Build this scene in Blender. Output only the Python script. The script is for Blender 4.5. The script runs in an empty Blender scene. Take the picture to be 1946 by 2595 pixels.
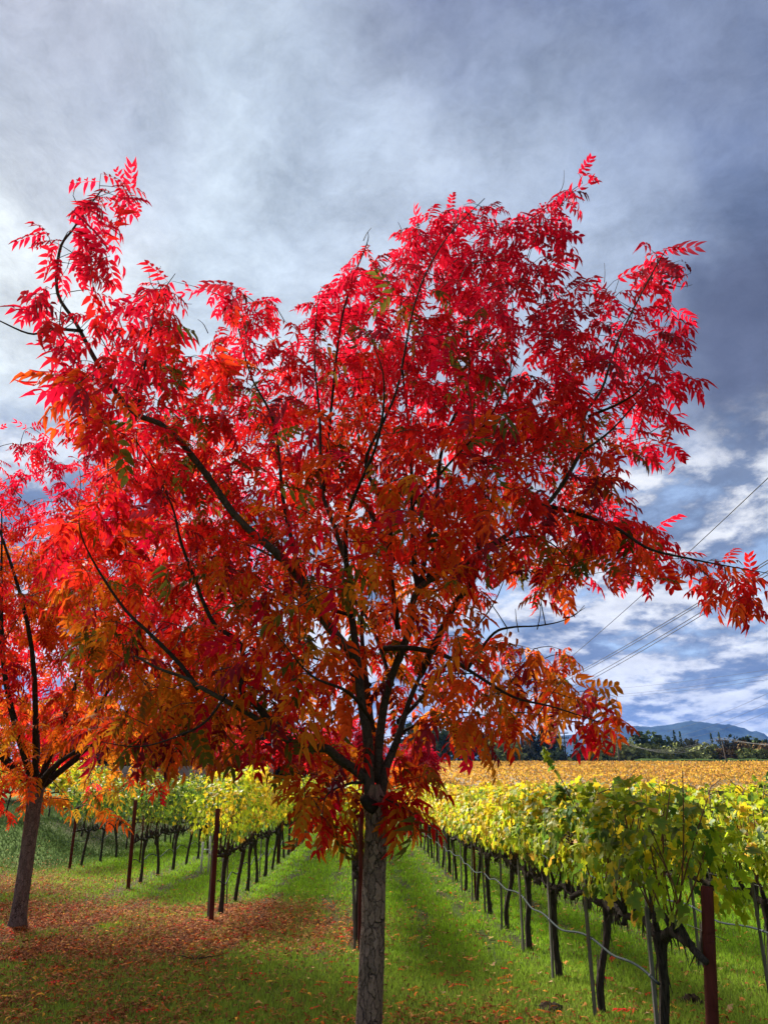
import bpy, math, random
import numpy as np
from mathutils import Vector, noise as mnoise
rng = np.random.default_rng(7)
random.seed(7)
sc = bpy.context.scene
col = sc.collection
R = math.radians

# ------------------------------------------------------------------ camera
CH = 1.65                       # eye height
PITCH = R(20.2)
cam_d = bpy.data.cameras.new('camera'); cam = bpy.data.objects.new('camera', cam_d); col.objects.link(cam)
cam.location = (0, 0, CH); cam.rotation_euler = (R(90) + PITCH, 0, 0)
cam_d.sensor_fit = 'VERTICAL'; cam_d.sensor_height = 24.0; cam_d.lens = 24.0 * 1949 / 2595
cam_d.clip_start = 0.05; cam_d.clip_end = 20000
sc.camera = cam

# ------------------------------------------------------------------ sun + sky
SUN_AZ, SUN_EL = R(-36), R(37)      # azimuth from +Y, negative is left
SUN_DIR = Vector((math.sin(SUN_AZ) * math.cos(SUN_EL), math.cos(SUN_AZ) * math.cos(SUN_EL), math.sin(SUN_EL)))
sun_d = bpy.data.lights.new('sun', 'SUN'); sun_d.energy = 4.8; sun_d.angle = R(18); sun_d.color = (1.0, 0.93, 0.82)
sun = bpy.data.objects.new('sun', sun_d); col.objects.link(sun)
sun.rotation_euler = SUN_DIR.to_track_quat('Z', 'Y').to_euler()

def make_world():
    w = bpy.data.worlds.new('World'); sc.world = w; w.use_nodes = True
    nt = w.node_tree; N = nt.nodes; L = nt.links; N.clear()
    out = N.new('ShaderNodeOutputWorld'); bg = N.new('ShaderNodeBackground'); bg.inputs[1].default_value = 0.1
    L.new(bg.outputs[0], out.inputs[0])
    sky = N.new('ShaderNodeTexSky'); sky.sky_type = 'NISHITA'; sky.sun_disc = False
    sky.sun_elevation = SUN_EL; sky.sun_rotation = SUN_AZ; sky.altitude = 50
    tc = N.new('ShaderNodeTexCoord')
    def M(op, a, b=None, c=None, clamp=False):
        n = N.new('ShaderNodeMath'); n.operation = op; n.use_clamp = clamp
        for i, v in enumerate((a, b, c)):
            if v is None: continue
            if isinstance(v, (int, float)): n.inputs[i].default_value = v
            else: L.new(v, n.inputs[i])
        return n.outputs[0]
    def VM(op, a, b=None, s=None):
        n = N.new('ShaderNodeVectorMath'); n.operation = op
        for i, v in enumerate((a, b)):
            if v is None: continue
            if isinstance(v, (tuple, list, Vector)): n.inputs[i].default_value = tuple(v)
            else: L.new(v, n.inputs[i])
        if s is not None:
            if isinstance(s, (int, float)): n.inputs['Scale'].default_value = s
            else: L.new(s, n.inputs['Scale'])
        return n
    def mixc(f, a, b):
        n = N.new('ShaderNodeMix'); n.data_type = 'RGBA'
        if isinstance(f, (int, float)): n.inputs[0].default_value = f
        else: L.new(f, n.inputs[0])
        for k, v in ((6, a), (7, b)):
            if isinstance(v, tuple): n.inputs[k].default_value = (*v, 1)
            else: L.new(v, n.inputs[k])
        return n.outputs[2]
    def ns(vec, scale, detail, rough, dist=0.0):
        n = N.new('ShaderNodeTexNoise'); n.inputs['Scale'].default_value = scale; n.inputs['Detail'].default_value = detail
        n.inputs['Roughness'].default_value = rough; n.inputs['Distortion'].default_value = dist
        L.new(vec, n.inputs['Vector']); return n.outputs[0]
    def sstep(x, a, b):
        n = N.new('ShaderNodeMapRange'); n.interpolation_type = 'SMOOTHSTEP'; n.clamp = True
        L.new(x, n.inputs[0]); n.inputs[1].default_value = a; n.inputs[2].default_value = b
        n.inputs[3].default_value = 0; n.inputs[4].default_value = 1; return n.outputs[0]
    d = VM('NORMALIZE', tc.outputs['Generated']).outputs[0]
    sep = N.new('ShaderNodeSeparateXYZ'); L.new(d, sep.inputs[0])
    x, y, z = sep.outputs
    zz = M('ADD', M('MAXIMUM', z, 0.0), 0.17)
    cmb = N.new('ShaderNodeCombineXYZ'); L.new(M('DIVIDE', x, zz), cmb.inputs[0]); L.new(M('DIVIDE', y, zz), cmb.inputs[1])
    p = cmb.outputs[0]
    def blob(az, el, size, s2=0.0):          # soft round lobe round a direction of the sky
        v = (math.sin(R(az)) * math.cos(R(el)), math.cos(R(az)) * math.cos(R(el)), math.sin(R(el)))
        dp = VM('DOT_PRODUCT', dw, v).outputs['Value']
        return sstep(dp, math.cos(R(size)), math.cos(R(s2)))
    # wobble the direction so that the big masses have cloud-like edges
    wob = N.new('ShaderNodeTexNoise'); wob.inputs['Scale'].default_value = 2.2; wob.inputs['Detail'].default_value = 6
    wob.inputs['Roughness'].default_value = 0.6
    L.new(d, wob.inputs['Vector'])
    wv = VM('SCALE', VM('SUBTRACT', wob.outputs['Color'], (0.5, 0.5, 0.5)).outputs[0], None, 0.42).outputs[0]
    dw = VM('NORMALIZE', VM('ADD', d, wv).outputs[0]).outputs[0]
    K = 10.0 / 2 ** 1.33
    def C(r, g, b):
        f = lambda c: (c / 12.92 if c <= 0.04045 else ((c + 0.055) / 1.055) ** 2.4)
        return tuple(f(v / 255) * K for v in (r, g, b))
    # high layered overcast
    n1 = ns(p, 1.5, 12, 0.6, 0.25)
    n2 = ns(d, 4.2, 12, 0.62, 0.2)
    t = M('ADD', M('MULTIPLY', n1, 0.55), M('MULTIPLY', n2, 0.45))
    base = mixc(sstep(t, 0.39, 0.61), C(126, 138, 156), C(200, 207, 214))
    base = mixc(M('MULTIPLY', blob(20, 48, 46), 0.30), base, C(124, 136, 162))
    base = mixc(M('MULTIPLY', blob(38, 46, 36), 0.75), base, C(90, 104, 138))
    base = mixc(M('MULTIPLY', blob(-6, 62, 20), 0.6), base, C(112, 118, 146))
    base = mixc(M('MULTIPLY', blob(4, 36, 22), 0.7), base, C(186, 199, 214))
    base = mixc(M('MULTIPLY', blob(-14, 44, 13), 0.55), base, C(120, 142, 172))
    base = mixc(M('MULTIPLY', blob(-30, 36, 32), 0.75), base, C(206, 216, 220))
    base = mixc(M('MULTIPLY', blob(-31, 36, 14), 0.8), base, C(238, 243, 240))
    base = mixc(M('MULTIPLY', blob(-36, 58, 14), 0.7), base, C(222, 220, 226))
    base = mixc(M('MULTIPLY', blob(-30, 46, 12), 0.6), base, C(150, 156, 172))
    base = mixc(M('MULTIPLY', blob(33, 28, 10, 4.5), 0.92), base, C(90, 95, 114))
    base = mixc(M('MULTIPLY', blob(20, 20, 8), 0.6), base, C(160, 172, 196))
    wp = VM('ADD', d, VM('SCALE', VM('SUBTRACT', wob.outputs['Color'], (0.5, 0.5, 0.5)).outputs[0], None, 0.22).outputs[0]).outputs[0]
    n3 = ns(VM('MULTIPLY', wp, (1.0, 1.0, 1.6)).outputs[0], 4.6, 15, 0.70, 0.1)
    n4 = ns(p, 4.0, 14, 0.7, 0.2)
    mr = N.new('ShaderNodeMapRange'); L.new(M('ADD', M('MULTIPLY', n3, .7), M('MULTIPLY', n4, .3)), mr.inputs[0]); mr.inputs[1].default_value = .36; mr.inputs[2].default_value = .64
    mr.inputs[3].default_value = .70; mr.inputs[4].default_value = 1.46
    base = VM('SCALE', base, None, mr.outputs[0]).outputs[0]
    # broken cumulus, nearer the horizon
    q = VM('MULTIPLY', VM('SCALE', VM('ADD', d, VM('SCALE', VM('SUBTRACT', wob.outputs['Color'], (0.5, 0.5, 0.5)).outputs[0], None, 0.06).outputs[0]).outputs[0], None, M('DIVIDE', 0.6, M('ADD', M('MAXIMUM', z, 0.0), 0.40))).outputs[0], (1.0, 1.0, 2.4)).outputs[0]
    c1 = ns(q, 6.5, 13, 0.60, 0.1)
    c2 = ns(VM('ADD', q, (-0.012, 0.0, 0.045)).outputs[0], 6.5, 11, 0.6, 0.1)
    dens = sstep(c1, 0.34, 0.47)
    lit = sstep(M('SUBTRACT', c1, c2), -0.085, 0.075)
    cum = mixc(lit, C(118, 131, 154), C(234, 235, 236))
    cum = mixc(M('MULTIPLY', sstep(c1, 0.56, 0.72), 0.5), cum, C(124, 138, 166))
    blue = mixc(0.8, sky.outputs[0], C(146, 166, 194))
    low = mixc(dens, blue, cum)
    fn = N.new('ShaderNodeMapRange'); L.new(ns(q, 19.0, 8, 0.6, 0.2), fn.inputs[0]); fn.inputs[1].default_value = .3; fn.inputs[2].default_value = .7; fn.inputs[3].default_value = .84; fn.inputs[4].default_value = 1.14
    low = VM('SCALE', low, None, fn.outputs[0]).outputs[0]
    low = mixc(M('MULTIPLY', sstep(z, 0.10, 0.0), 0.35), low, C(206, 216, 228))
    f = sstep(M('ADD', z, M('MULTIPLY', M('SUBTRACT', n1, 0.5), 0.22)), 0.45, 0.36)
    skyc = mixc(f, base, low)
    L.new(skyc, bg.inputs[0])
make_world()

sc.view_settings.view_transform = 'Standard'; sc.view_settings.look = 'None'
sc.view_settings.exposure = 1.5; sc.view_settings.gamma = 1.0; sc.view_settings.use_curve_mapping = False
sc.cycles.use_denoising = True
sc.cycles.max_bounces = 8; sc.cycles.transparent_max_bounces = 4
sc.cycles.volume_bounces = 0
sc.cycles.sample_clamp_indirect = 6

# ------------------------------------------------------------------ helpers
F0, CXp, CYp = 1949.0, 973.0, 1297.5
def P(u, v, Y, disp=True):
    """A point of the place that stands Y metres ahead, found from where it shows in the photograph."""
    if disp: u, v = u * 1.173, v * 1.173
    dx, dy = u - CXp, v - CYp
    fwd = F0 * math.cos(PITCH) + dy * math.sin(PITCH); dn = dy * math.cos(PITCH) - F0 * math.sin(PITCH)
    return Vector((dx * Y / fwd, Y, CH - dn * Y / fwd))
def sm(a, b, x):
    t = np.clip((np.asarray(x, float) - a) / (b - a), 0, 1); return t * t * (3 - 2 * t)
def gz(x, y):
    """height of the terrain"""
    x = np.asarray(x, float); y = np.asarray(y, float)
    rise = 0.046 * (np.sqrt((np.maximum(y, -500) - 32) ** 2 + 40) + (y - 32)) * 0.5
    rise = np.where(y > 225, 0.046 * 193 + 0.046 * 193 * 0 + (1 - np.exp(-(y - 225) / 60)) * 2.0, rise)
    rise = np.where(y < 12, 0.0, rise * sm(12, 30, y))
    bank = 0.85 * sm(-8.0, -10.8, x) * sm(18, 25, y) * (1 - sm(60, 90, y))
    bump = 0.025 * np.sin(x * 1.1 + 0.4 * y) * np.sin(y * 0.7 + 1.3) * sm(3, 8, y)
    return rise + bank + bump
def gzf(x, y): return float(gz(x, y))

def tag(o, label=None, cat=None, group=None, kind=None):
    if label: o['label'] = label
    if cat: o['category'] = cat
    if group: o['group'] = group
    if kind: o['kind'] = kind
    return o
def empty(name, loc, rz=0.0):
    o = bpy.data.objects.new(name, None); col.objects.link(o); o.location = loc; o.rotation_euler = (0, 0, rz)
    o.empty_display_size = 0.2; return o
def mesh_np(name, V, F, mat, C=None, smooth=True):
    V = np.asarray(V, np.float32); me = bpy.data.meshes.new(name)
    F = np.asarray(F, np.int32); k = F.shape[1]
    me.vertices.add(len(V)); me.vertices.foreach_set('co', V.ravel())
    me.loops.add(F.size); me.loops.foreach_set('vertex_index', F.ravel())
    me.polygons.add(len(F)); me.polygons.foreach_set('loop_start', np.arange(0, F.size, k, dtype=np.int32))
    me.polygons.foreach_set('use_smooth', np.full(len(F), smooth, bool))
    if C is not None:
        a = me.color_attributes.new('col', 'FLOAT_COLOR', 'POINT')
        C = np.asarray(C, np.float32)
        if C.shape[1] == 3: C = np.hstack([C, np.ones((len(C), 1), np.float32)])
        a.data.foreach_set('color', C.ravel())
    me.update(calc_edges=True); me.validate()
    me.materials.append(mat); return me
def obj(name, me, parent=None, loc=(0, 0, 0)):
    o = bpy.data.objects.new(name, me); col.objects.link(o); o.location = loc
    if parent: o.parent = parent
    return o
class MB:
    """collects quads / triangles as triangles"""
    def __init__(s): s.V = []; s.F = []; s.C = []; s.n = 0
    def add(s, V, F, C=None):
        V = np.asarray(V, float).reshape(-1, 3); F = np.asarray(F, int)
        if F.shape[1] == 4: F = np.vstack([F[:, [0, 1, 2]], F[:, [0, 2, 3]]])
        s.V.append(V); s.F.append(F + s.n); s.n += len(V)
        if C is not None: s.C.append(np.broadcast_to(np.asarray(C, float), (len(V), 3)))
    def box(s, a, b, C=None):
        x0, y0, z0 = a; x1, y1, z1 = b
        V = [(x0,y0,z0),(x1,y0,z0),(x1,y1,z0),(x0,y1,z0),(x0,y0,z1),(x1,y0,z1),(x1,y1,z1),(x0,y1,z1)]
        s.add(V, [(0,3,2,1),(4,5,6,7),(0,1,5,4),(1,2,6,5),(2,3,7,6),(3,0,4,7)], C)
    def tube(s, pts, rad, seg=8, cap=True, wob=0.0, seed=0, C=None, flute=0.0):
        pts = np.asarray([tuple(q) for q in pts], float); n = len(pts)
        rad = np.broadcast_to(np.asarray(rad, float), (n,))
        T = np.gradient(pts, axis=0); T /= np.linalg.norm(T, axis=1)[:, None] + 1e-9
        up = np.array([0.0, 0, 1]) if abs(T[0][2]) < .8 else np.array([1.0, 0, 0])
        A = np.zeros_like(pts); a = np.cross(T[0], up); a /= np.linalg.norm(a)
        for i in range(n):
            a = a - T[i] * a.dot(T[i]); a /= np.linalg.norm(a) + 1e-9; A[i] = a
        B = np.cross(T, A); th = np.arange(seg) * 2 * math.pi / seg
        rr = rad[:, None] * np.ones(seg)
        if wob or flute:
            r = np.random.default_rng(seed)
            w = r.normal(size=(n, seg)); w = (w + np.roll(w, 1, 0) + np.roll(w, -1, 0)) / 1.8
            f = r.normal(size=seg)[None, :] * np.ones((n, 1))
            rr = rr * (1 + wob * w + flute * f)
        V = pts[:, None] + rr[..., None] * (A[:, None] * np.cos(th)[None, :, None] + B[:, None] * np.sin(th)[None, :, None])
        V = V.reshape(-1, 3); i = np.arange(n - 1)[:, None] * seg; j = np.arange(seg)[None]
        k = (j + 1) % seg
        F = np.stack([i + j, i + k, i + seg + k, i + seg + j], -1).reshape(-1, 4)
        F = np.vstack([F[:, [0, 1, 2]], F[:, [0, 2, 3]]])
        if cap:
            V = np.vstack([V, pts[0], pts[-1]]); c0, c1 = n * seg, n * seg + 1; jj = np.arange(seg); kk = (jj + 1) % seg
            F = np.vstack([F, np.stack([kk, jj, np.full(seg, c0)], -1), np.stack([jj + (n-1)*seg, kk + (n-1)*seg, np.full(seg, c1)], -1)])
        s.add(V, F, C)
    def mesh(s, name, mat, smooth=True):
        return mesh_np(name, np.vstack(s.V), np.vstack(s.F), mat, np.vstack(s.C) if s.C else None, smooth)
    def build(s, name, mat, parent=None, loc=(0, 0, 0), smooth=True):
        return obj(name, s.mesh(name, mat, smooth), parent, loc)
def spline(pts, n):
    """Catmull-Rom through points"""
    p = np.asarray([tuple(q) for q in pts], float)
    if len(p) == 2: return p[0] + (p[1] - p[0]) * np.linspace(0, 1, n)[:, None]
    p = np.vstack([2 * p[0] - p[1], p, 2 * p[-1] - p[-2]])
    t = np.linspace(0, len(p) - 3 - 1e-6, n); i = t.astype(int); f = (t - i)[:, None]
    a, b, c, d = p[i], p[i + 1], p[i + 2], p[i + 3]
    return .5 * (2 * b + (c - a) * f + (2 * a - 5 * b + 4 * c - d) * f**2 + (3 * b - a - 3 * c + d) * f**3)

# ------------------------------------------------------------------ materials
def newmat(name):
    m = bpy.data.materials.new(name); m.use_nodes = True; nt = m.node_tree; nt.nodes.clear()
    return m, nt, nt.nodes, nt.links
def node(N, t, **k):
    n = N.new(t)
    for a, b in k.items(): setattr(n, a, b)
    return n
def leaf_mat(name, trans=0.5, rough=0.42, gain=1.0, spec=0.35):
    m, nt, N, L = newmat(name)
    at = node(N, 'ShaderNodeAttribute', attribute_name='col')
    tc = N.new('ShaderNodeNewGeometry')
    nz = N.new('ShaderNodeTexNoise'); nz.inputs['Scale'].default_value = 35; nz.inputs['Detail'].default_value = 3
    L.new(tc.outputs['Position'], nz.inputs['Vector'])
    mr = N.new('ShaderNodeMapRange'); mr.inputs[3].default_value = 0.72; mr.inputs[4].default_value = 1.28
    L.new(nz.outputs[0], mr.inputs[0])
    vm = node(N, 'ShaderNodeVectorMath', operation='SCALE'); L.new(at.outputs['Color'], vm.inputs[0]); L.new(mr.outputs[0], vm.inputs['Scale'])
    pb = N.new('ShaderNodeBsdfPrincipled'); L.new(vm.outputs[0], pb.inputs['Base Color'])
    pb.inputs['Roughness'].default_value = rough; pb.inputs['Specular IOR Level'].default_value = spec
    tr = N.new('ShaderNodeBsdfTranslucent')
    g = node(N, 'ShaderNodeVectorMath', operation='SCALE'); g.inputs['Scale'].default_value = gain
    L.new(vm.outputs[0], g.inputs[0]); L.new(g.outputs[0], tr.inputs[0])
    mx = N.new('ShaderNodeMixShader'); mx.inputs[0].default_value = trans
    L.new(pb.outputs[0], mx.inputs[1]); L.new(tr.outputs[0], mx.inputs[2])
    o = N.new('ShaderNodeOutputMaterial'); L.new(mx.outputs[0], o.inputs[0]); return m
def rough_mat(name, c1, c2, scale=(8, 8, 8), rough=0.85, bump=0.3, detail=8, metal=0.0, stretch=None, dist=0.02):
    m, nt, N, L = newmat(name)
    tc = N.new('ShaderNodeTexCoord'); mp = N.new('ShaderNodeMapping'); mp.inputs['Scale'].default_value = scale
    L.new(tc.outputs['Object'], mp.inputs[0])
    nz = N.new('ShaderNodeTexNoise'); nz.inputs['Scale'].default_value = 1; nz.inputs['Detail'].default_value = detail; nz.inputs['Roughness'].default_value = .65
    L.new(mp.outputs[0], nz.inputs['Vector'])
    cr = N.new('ShaderNodeValToRGB'); cr.color_ramp.elements[0].position = .32; cr.color_ramp.elements[1].position = .68
    cr.color_ramp.elements[0].color = (*c1, 1); cr.color_ramp.elements[1].color = (*c2, 1); L.new(nz.outputs[0], cr.inputs[0])
    pb = N.new('ShaderNodeBsdfPrincipled'); L.new(cr.outputs[0], pb.inputs['Base Color']); pb.inputs['Roughness'].default_value = rough
    pb.inputs['Metallic'].default_value = metal; pb.inputs['Specular IOR Level'].default_value = .5 if rough < .5 else .1
    bp = N.new('ShaderNodeBump'); bp.inputs['Strength'].default_value = bump; bp.inputs['Distance'].default_value = dist
    L.new(nz.outputs[0], bp.inputs['Height']); L.new(bp.outputs[0], pb.inputs['Normal'])
    o = N.new('ShaderNodeOutputMaterial'); L.new(pb.outputs[0], o.inputs[0]); return m
def attr_mat(name, rough=0.9, scale=20, var=0.35, bump=0.0, dist=.02):
    m, nt, N, L = newmat(name)
    at = node(N, 'ShaderNodeAttribute', attribute_name='col'); g = N.new('ShaderNodeNewGeometry')
    nz = N.new('ShaderNodeTexNoise'); nz.inputs['Scale'].default_value = scale; nz.inputs['Detail'].default_value = 8
    L.new(g.outputs['Position'], nz.inputs['Vector'])
    mr = N.new('ShaderNodeMapRange'); mr.inputs[1].default_value = .25; mr.inputs[2].default_value = .75
    mr.inputs[3].default_value = 1 - var; mr.inputs[4].default_value = 1 + var
    L.new(nz.outputs[0], mr.inputs[0])
    vm = node(N, 'ShaderNodeVectorMath', operation='SCALE'); L.new(at.outputs['Color'], vm.inputs[0]); L.new(mr.outputs[0], vm.inputs['Scale'])
    pb = N.new('ShaderNodeBsdfPrincipled'); L.new(vm.outputs[0], pb.inputs['Base Color']); pb.inputs['Roughness'].default_value = rough
    pb.inputs['Specular IOR Level'].default_value = .05
    if bump:
        bp = N.new('ShaderNodeBump'); bp.inputs['Strength'].default_value = bump; bp.inputs['Distance'].default_value = dist
        L.new(nz.outputs[0], bp.inputs['Height']); L.new(bp.outputs[0], pb.inputs['Normal'])
    o = N.new('ShaderNodeOutputMaterial'); L.new(pb.outputs[0], o.inputs[0]); return m
def bark_mat(name, plate, crack, scale=(26, 26, 11), disp=0.007, true_disp=True, line=0.09):
    m, nt, N, L = newmat(name)
    tc = N.new('ShaderNodeTexCoord'); mp = N.new('ShaderNodeMapping'); mp.inputs['Scale'].default_value = scale
    wn = N.new('ShaderNodeTexNoise'); wn.inputs['Scale'].default_value = 14; wn.inputs['Detail'].default_value = 4
    L.new(tc.outputs['Object'], wn.inputs['Vector'])
    ad = node(N, 'ShaderNodeVectorMath', operation='MULTIPLY_ADD'); ad.inputs[1].default_value = (.09, .09, .16)
    L.new(wn.outputs['Color'], ad.inputs[0]); L.new(tc.outputs['Object'], ad.inputs[2]); L.new(ad.outputs[0], mp.inputs[0])
    vo = node(N, 'ShaderNodeTexVoronoi', feature='DISTANCE_TO_EDGE'); vo.inputs['Scale'].default_value = 1; L.new(mp.outputs[0], vo.inputs['Vector'])
    vc = node(N, 'ShaderNodeTexVoronoi', feature='F1'); vc.inputs['Scale'].default_value = 1; L.new(mp.outputs[0], vc.inputs['Vector'])
    mr = N.new('ShaderNodeMapRange'); mr.interpolation_type = 'SMOOTHSTEP'; mr.inputs[1].default_value = 0.0; mr.inputs[2].default_value = line; L.new(vo.outputs[0], mr.inputs[0])
    fine = N.new('ShaderNodeTexNoise'); fine.inputs['Scale'].default_value = 60; fine.inputs['Detail'].default_value = 8; L.new(tc.outputs['Object'], fine.inputs['Vector'])
    big = N.new('ShaderNodeTexNoise'); big.inputs['Scale'].default_value = 5; big.inputs['Detail'].default_value = 4; L.new(tc.outputs['Object'], big.inputs['Vector'])
    # the cracks fade out where the bark is still smooth
    sm_ = N.new('ShaderNodeMapRange'); sm_.inputs[1].default_value = .42; sm_.inputs[2].default_value = .62; sm_.inputs[3].default_value = 1; sm_.inputs[4].default_value = .35
    L.new(big.outputs[0], sm_.inputs[0])
    inv = node(N, 'ShaderNodeMath', operation='SUBTRACT'); inv.inputs[0].default_value = 1; L.new(mr.outputs[0], inv.inputs[1])
    ck = node(N, 'ShaderNodeMath', operation='MULTIPLY'); L.new(inv.outputs[0], ck.inputs[0]); L.new(sm_.outputs[0], ck.inputs[1])
    cr = N.new('ShaderNodeValToRGB'); cr.color_ramp.elements[0].color = (*[c * .55 for c in plate], 1); cr.color_ramp.elements[1].color = (*[c * 1.45 for c in plate], 1)
    cr.color_ramp.elements[0].position = .3; cr.color_ramp.elements[1].position = .72
    mixf = node(N, 'ShaderNodeMath', operation='MULTIPLY_ADD'); mixf.inputs[1].default_value = .35; L.new(vc.outputs['Color'], mixf.inputs[0])
    fs = node(N, 'ShaderNodeMath', operation='MULTIPLY'); fs.inputs[1].default_value = .68; L.new(fine.outputs[0], fs.inputs[0]); L.new(fs.outputs[0], mixf.inputs[2])
    L.new(mixf.outputs[0], cr.inputs[0])
    mx = node(N, 'ShaderNodeMix', data_type='RGBA'); L.new(ck.outputs[0], mx.inputs[0]); L.new(cr.outputs[0], mx.inputs[6]); mx.inputs[7].default_value = (*crack, 1)
    pb = N.new('ShaderNodeBsdfPrincipled'); L.new(mx.outputs[2], pb.inputs['Base Color']); pb.inputs['Roughness'].default_value = .9; pb.inputs['Specular IOR Level'].default_value = .2
    hm = node(N, 'ShaderNodeMath', operation='MULTIPLY_ADD'); hm.inputs[1].default_value = -1.0; L.new(ck.outputs[0], hm.inputs[0])
    f2 = node(N, 'ShaderNodeMath', operation='MULTIPLY'); f2.inputs[1].default_value = .55; L.new(fine.outputs[0], f2.inputs[0]); L.new(f2.outputs[0], hm.inputs[2])
    bp = N.new('ShaderNodeBump'); bp.inputs['Strength'].default_value = .7; bp.inputs['Distance'].default_value = disp; L.new(hm.outputs[0], bp.inputs['Height']); L.new(bp.outputs[0], pb.inputs['Normal'])
    o = N.new('ShaderNodeOutputMaterial'); L.new(pb.outputs[0], o.inputs[0])
    if true_disp:
        dn = N.new('ShaderNodeDisplacement'); dn.inputs['Scale'].default_value = disp; dn.inputs['Midlevel'].default_value = .2
        L.new(hm.outputs[0], dn.inputs['Height']); L.new(dn.outputs[0], o.inputs['Displacement']); m.displacement_method = 'BOTH'
    return m

M_RED = leaf_mat('pistache_leaf', 0.58, 0.6, 1.2, 0.08)
M_VINE = leaf_mat('vine_leaf', 0.5, 0.5, 1.2, 0.22)
M_GRASS = leaf_mat('grass_blade', 0.4, 0.7, 1.1, 0.04)
M_LITTER = leaf_mat('dry_leaf', 0.25, 0.75, 1.0, 0.04)
M_FAR = attr_mat('far_foliage', .9, 3, .45)
M_BARK = bark_mat('cracked_bark', (.17, .112, .088), (.038, .024, .019), (27, 27, 6.4), .008, True, .06)
M_BARK2 = bark_mat('cracked_bark_far', (.125, .088, .075), (.03, .02, .017), scale=(30, 30, 10), disp=.006, true_disp=False)
M_LIMB = rough_mat('limb_bark', (.012, .009, .008), (.045, .034, .029), (30, 30, 22), .88, .6, dist=.01)
M_LIMB2 = bark_mat('upper_bark', (.055, .04, .034), (.012, .009, .008), (26, 26, 9), .004, False, .06)
M_TWIG = rough_mat('twig_bark', (.03, .017, .014), (.075, .045, .036), (50, 50, 50), .7, .2)
M_VTRUNK = rough_mat('vine_bark', (.010, .008, .007), (.075, .06, .05), (90, 90, 9), .95, 1.0, dist=.015)
M_CANE = rough_mat('vine_cane', (.085, .03, .018), (.16, .065, .038), (60, 60, 20), .55, .25, dist=.004)
M_RUST = rough_mat('rusty_steel', (.045, .009, .007), (.11, .024, .017), (16, 16, 3.5), .75, .25, dist=.004)
M_STAKE = rough_mat('weathered_stake', (.07, .065, .055), (.17, .155, .135), (60, 60, 8), .85, .4, dist=.004)
M_HOSE = rough_mat('irrigation_hose', (.012, .018, .020), (.028, .042, .045), (40, 40, 40), .8, .15)
M_WIRE = rough_mat('trellis_wire', (.08, .08, .08), (.2, .2, .19), (9, 9, 9), .45, .05, metal=.6)
M_CABLE = rough_mat('power_cable', (.05, .055, .065), (.09, .095, .11), (2, 2, 2), .6, .05)
M_CABLE2 = rough_mat('aluminium_cable', (.14, .14, .14), (.2, .2, .2), (2, 2, 2), .6, .05)
M_POLE = rough_mat('pole_wood', (.10, .075, .055), (.2, .16, .12), (9, 9, 1), .9, .3)
M_POLE2 = rough_mat('dark_pole_wood', (.025, .022, .022), (.06, .05, .045), (9, 9, 1), .9, .3)

# ------------------------------------------------------------------ ground
_VN = np.random.default_rng(99).random((256, 256))
def vn(x, y, s, o=0):
    """smooth value noise, patches about s metres across"""
    x = np.asarray(x, float) / s + 40 + o * 7.3; y = np.asarray(y, float) / s + 60 + o * 3.1
    i = np.floor(x).astype(int); j = np.floor(y).astype(int); f = x - i; g = y - j; f = f * f * (3 - 2 * f); g = g * g * (3 - 2 * g)
    a = _VN[i % 256, j % 256]; b = _VN[(i + 1) % 256, j % 256]; c = _VN[i % 256, (j + 1) % 256]; d = _VN[(i + 1) % 256, (j + 1) % 256]
    return (a * (1 - f) + b * f) * (1 - g) + (c * (1 - f) + d * f) * g
def litter_amount(x, y):
    """how thickly fallen leaves cover the grass"""
    x = np.asarray(x, float); y = np.asarray(y, float)
    a = np.exp(-(((x + 3.5) / 3.0) ** 2 + ((y - 11.4) / 2.6) ** 2) ** 1.6)
    b = .9 * np.exp(-(((x + 8.2) / 3.2) ** 2 + ((y - 14.2) / 5.2) ** 2) ** 1.5)
    c = .55 * np.exp(-(((x + 3.6) / 2.0) ** 2 + ((y - 7.2) / 1.3) ** 2))
    d = .22 * np.exp(-(((x - .9) / 1.2) ** 2 + ((y - 6.6) / 1.0) ** 2))
    e = .45 * np.exp(-(((x + 2.2) / .9) ** 2 + ((y - 13.2) / 1.0) ** 2))
    wig = .55 * (vn(x, y, .9) - .5) + .55 * (vn(x, y, .35, 1) - .5)
    s = a + b + c + d + e
    return np.clip(s * (1 + wig * 2) , 0, 1)
ROWDIR = np.array([-0.0282, 0.9996])
def row_x(x0, y0, y): return x0 + (y - y0) * (-0.0282)
TRACKS = [(-1.75, .14), (-.75, .12), (.55, .10), (1.2, .10), (-3.9, .15), (2.45, .12)]     # wheel marks and bare strips along the rows (x at y=10)
def bare_amount(x, y):
    x = np.asarray(x, float); y = np.asarray(y, float); xx = x + (y - 10) * 0.0282
    s = np.zeros_like(xx + y)
    for t, w in TRACKS:
        s += 1.5 * np.exp(-((xx - t + .08 * np.sin(y * 1.7 + t * 5)) / w) ** 2) * (.55 + .45 * np.sin(y * 2.1 + t * 7) * np.sin(y * .83 + t))
    for t, w in ((1.60, .22), (-.35, .2), (-2.4, .22), (-4.7, .25), (3.2, .25)):
        s += .75 * np.exp(-((xx - t) / w) ** 2)
    s = s * sm(8.0, 10.5, y) * (.55 + .9 * vn(x, y, .25, 2))
    s += 1.0 * np.exp(-(((x - 1.38) / .16) ** 2 + ((y - 7.35) / .22) ** 2))
    s += .8 * np.exp(-(((x - 2.6) / .12) ** 2 + ((y - 7.6) / .25) ** 2))
    return np.clip(s, 0, 1)
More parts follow.
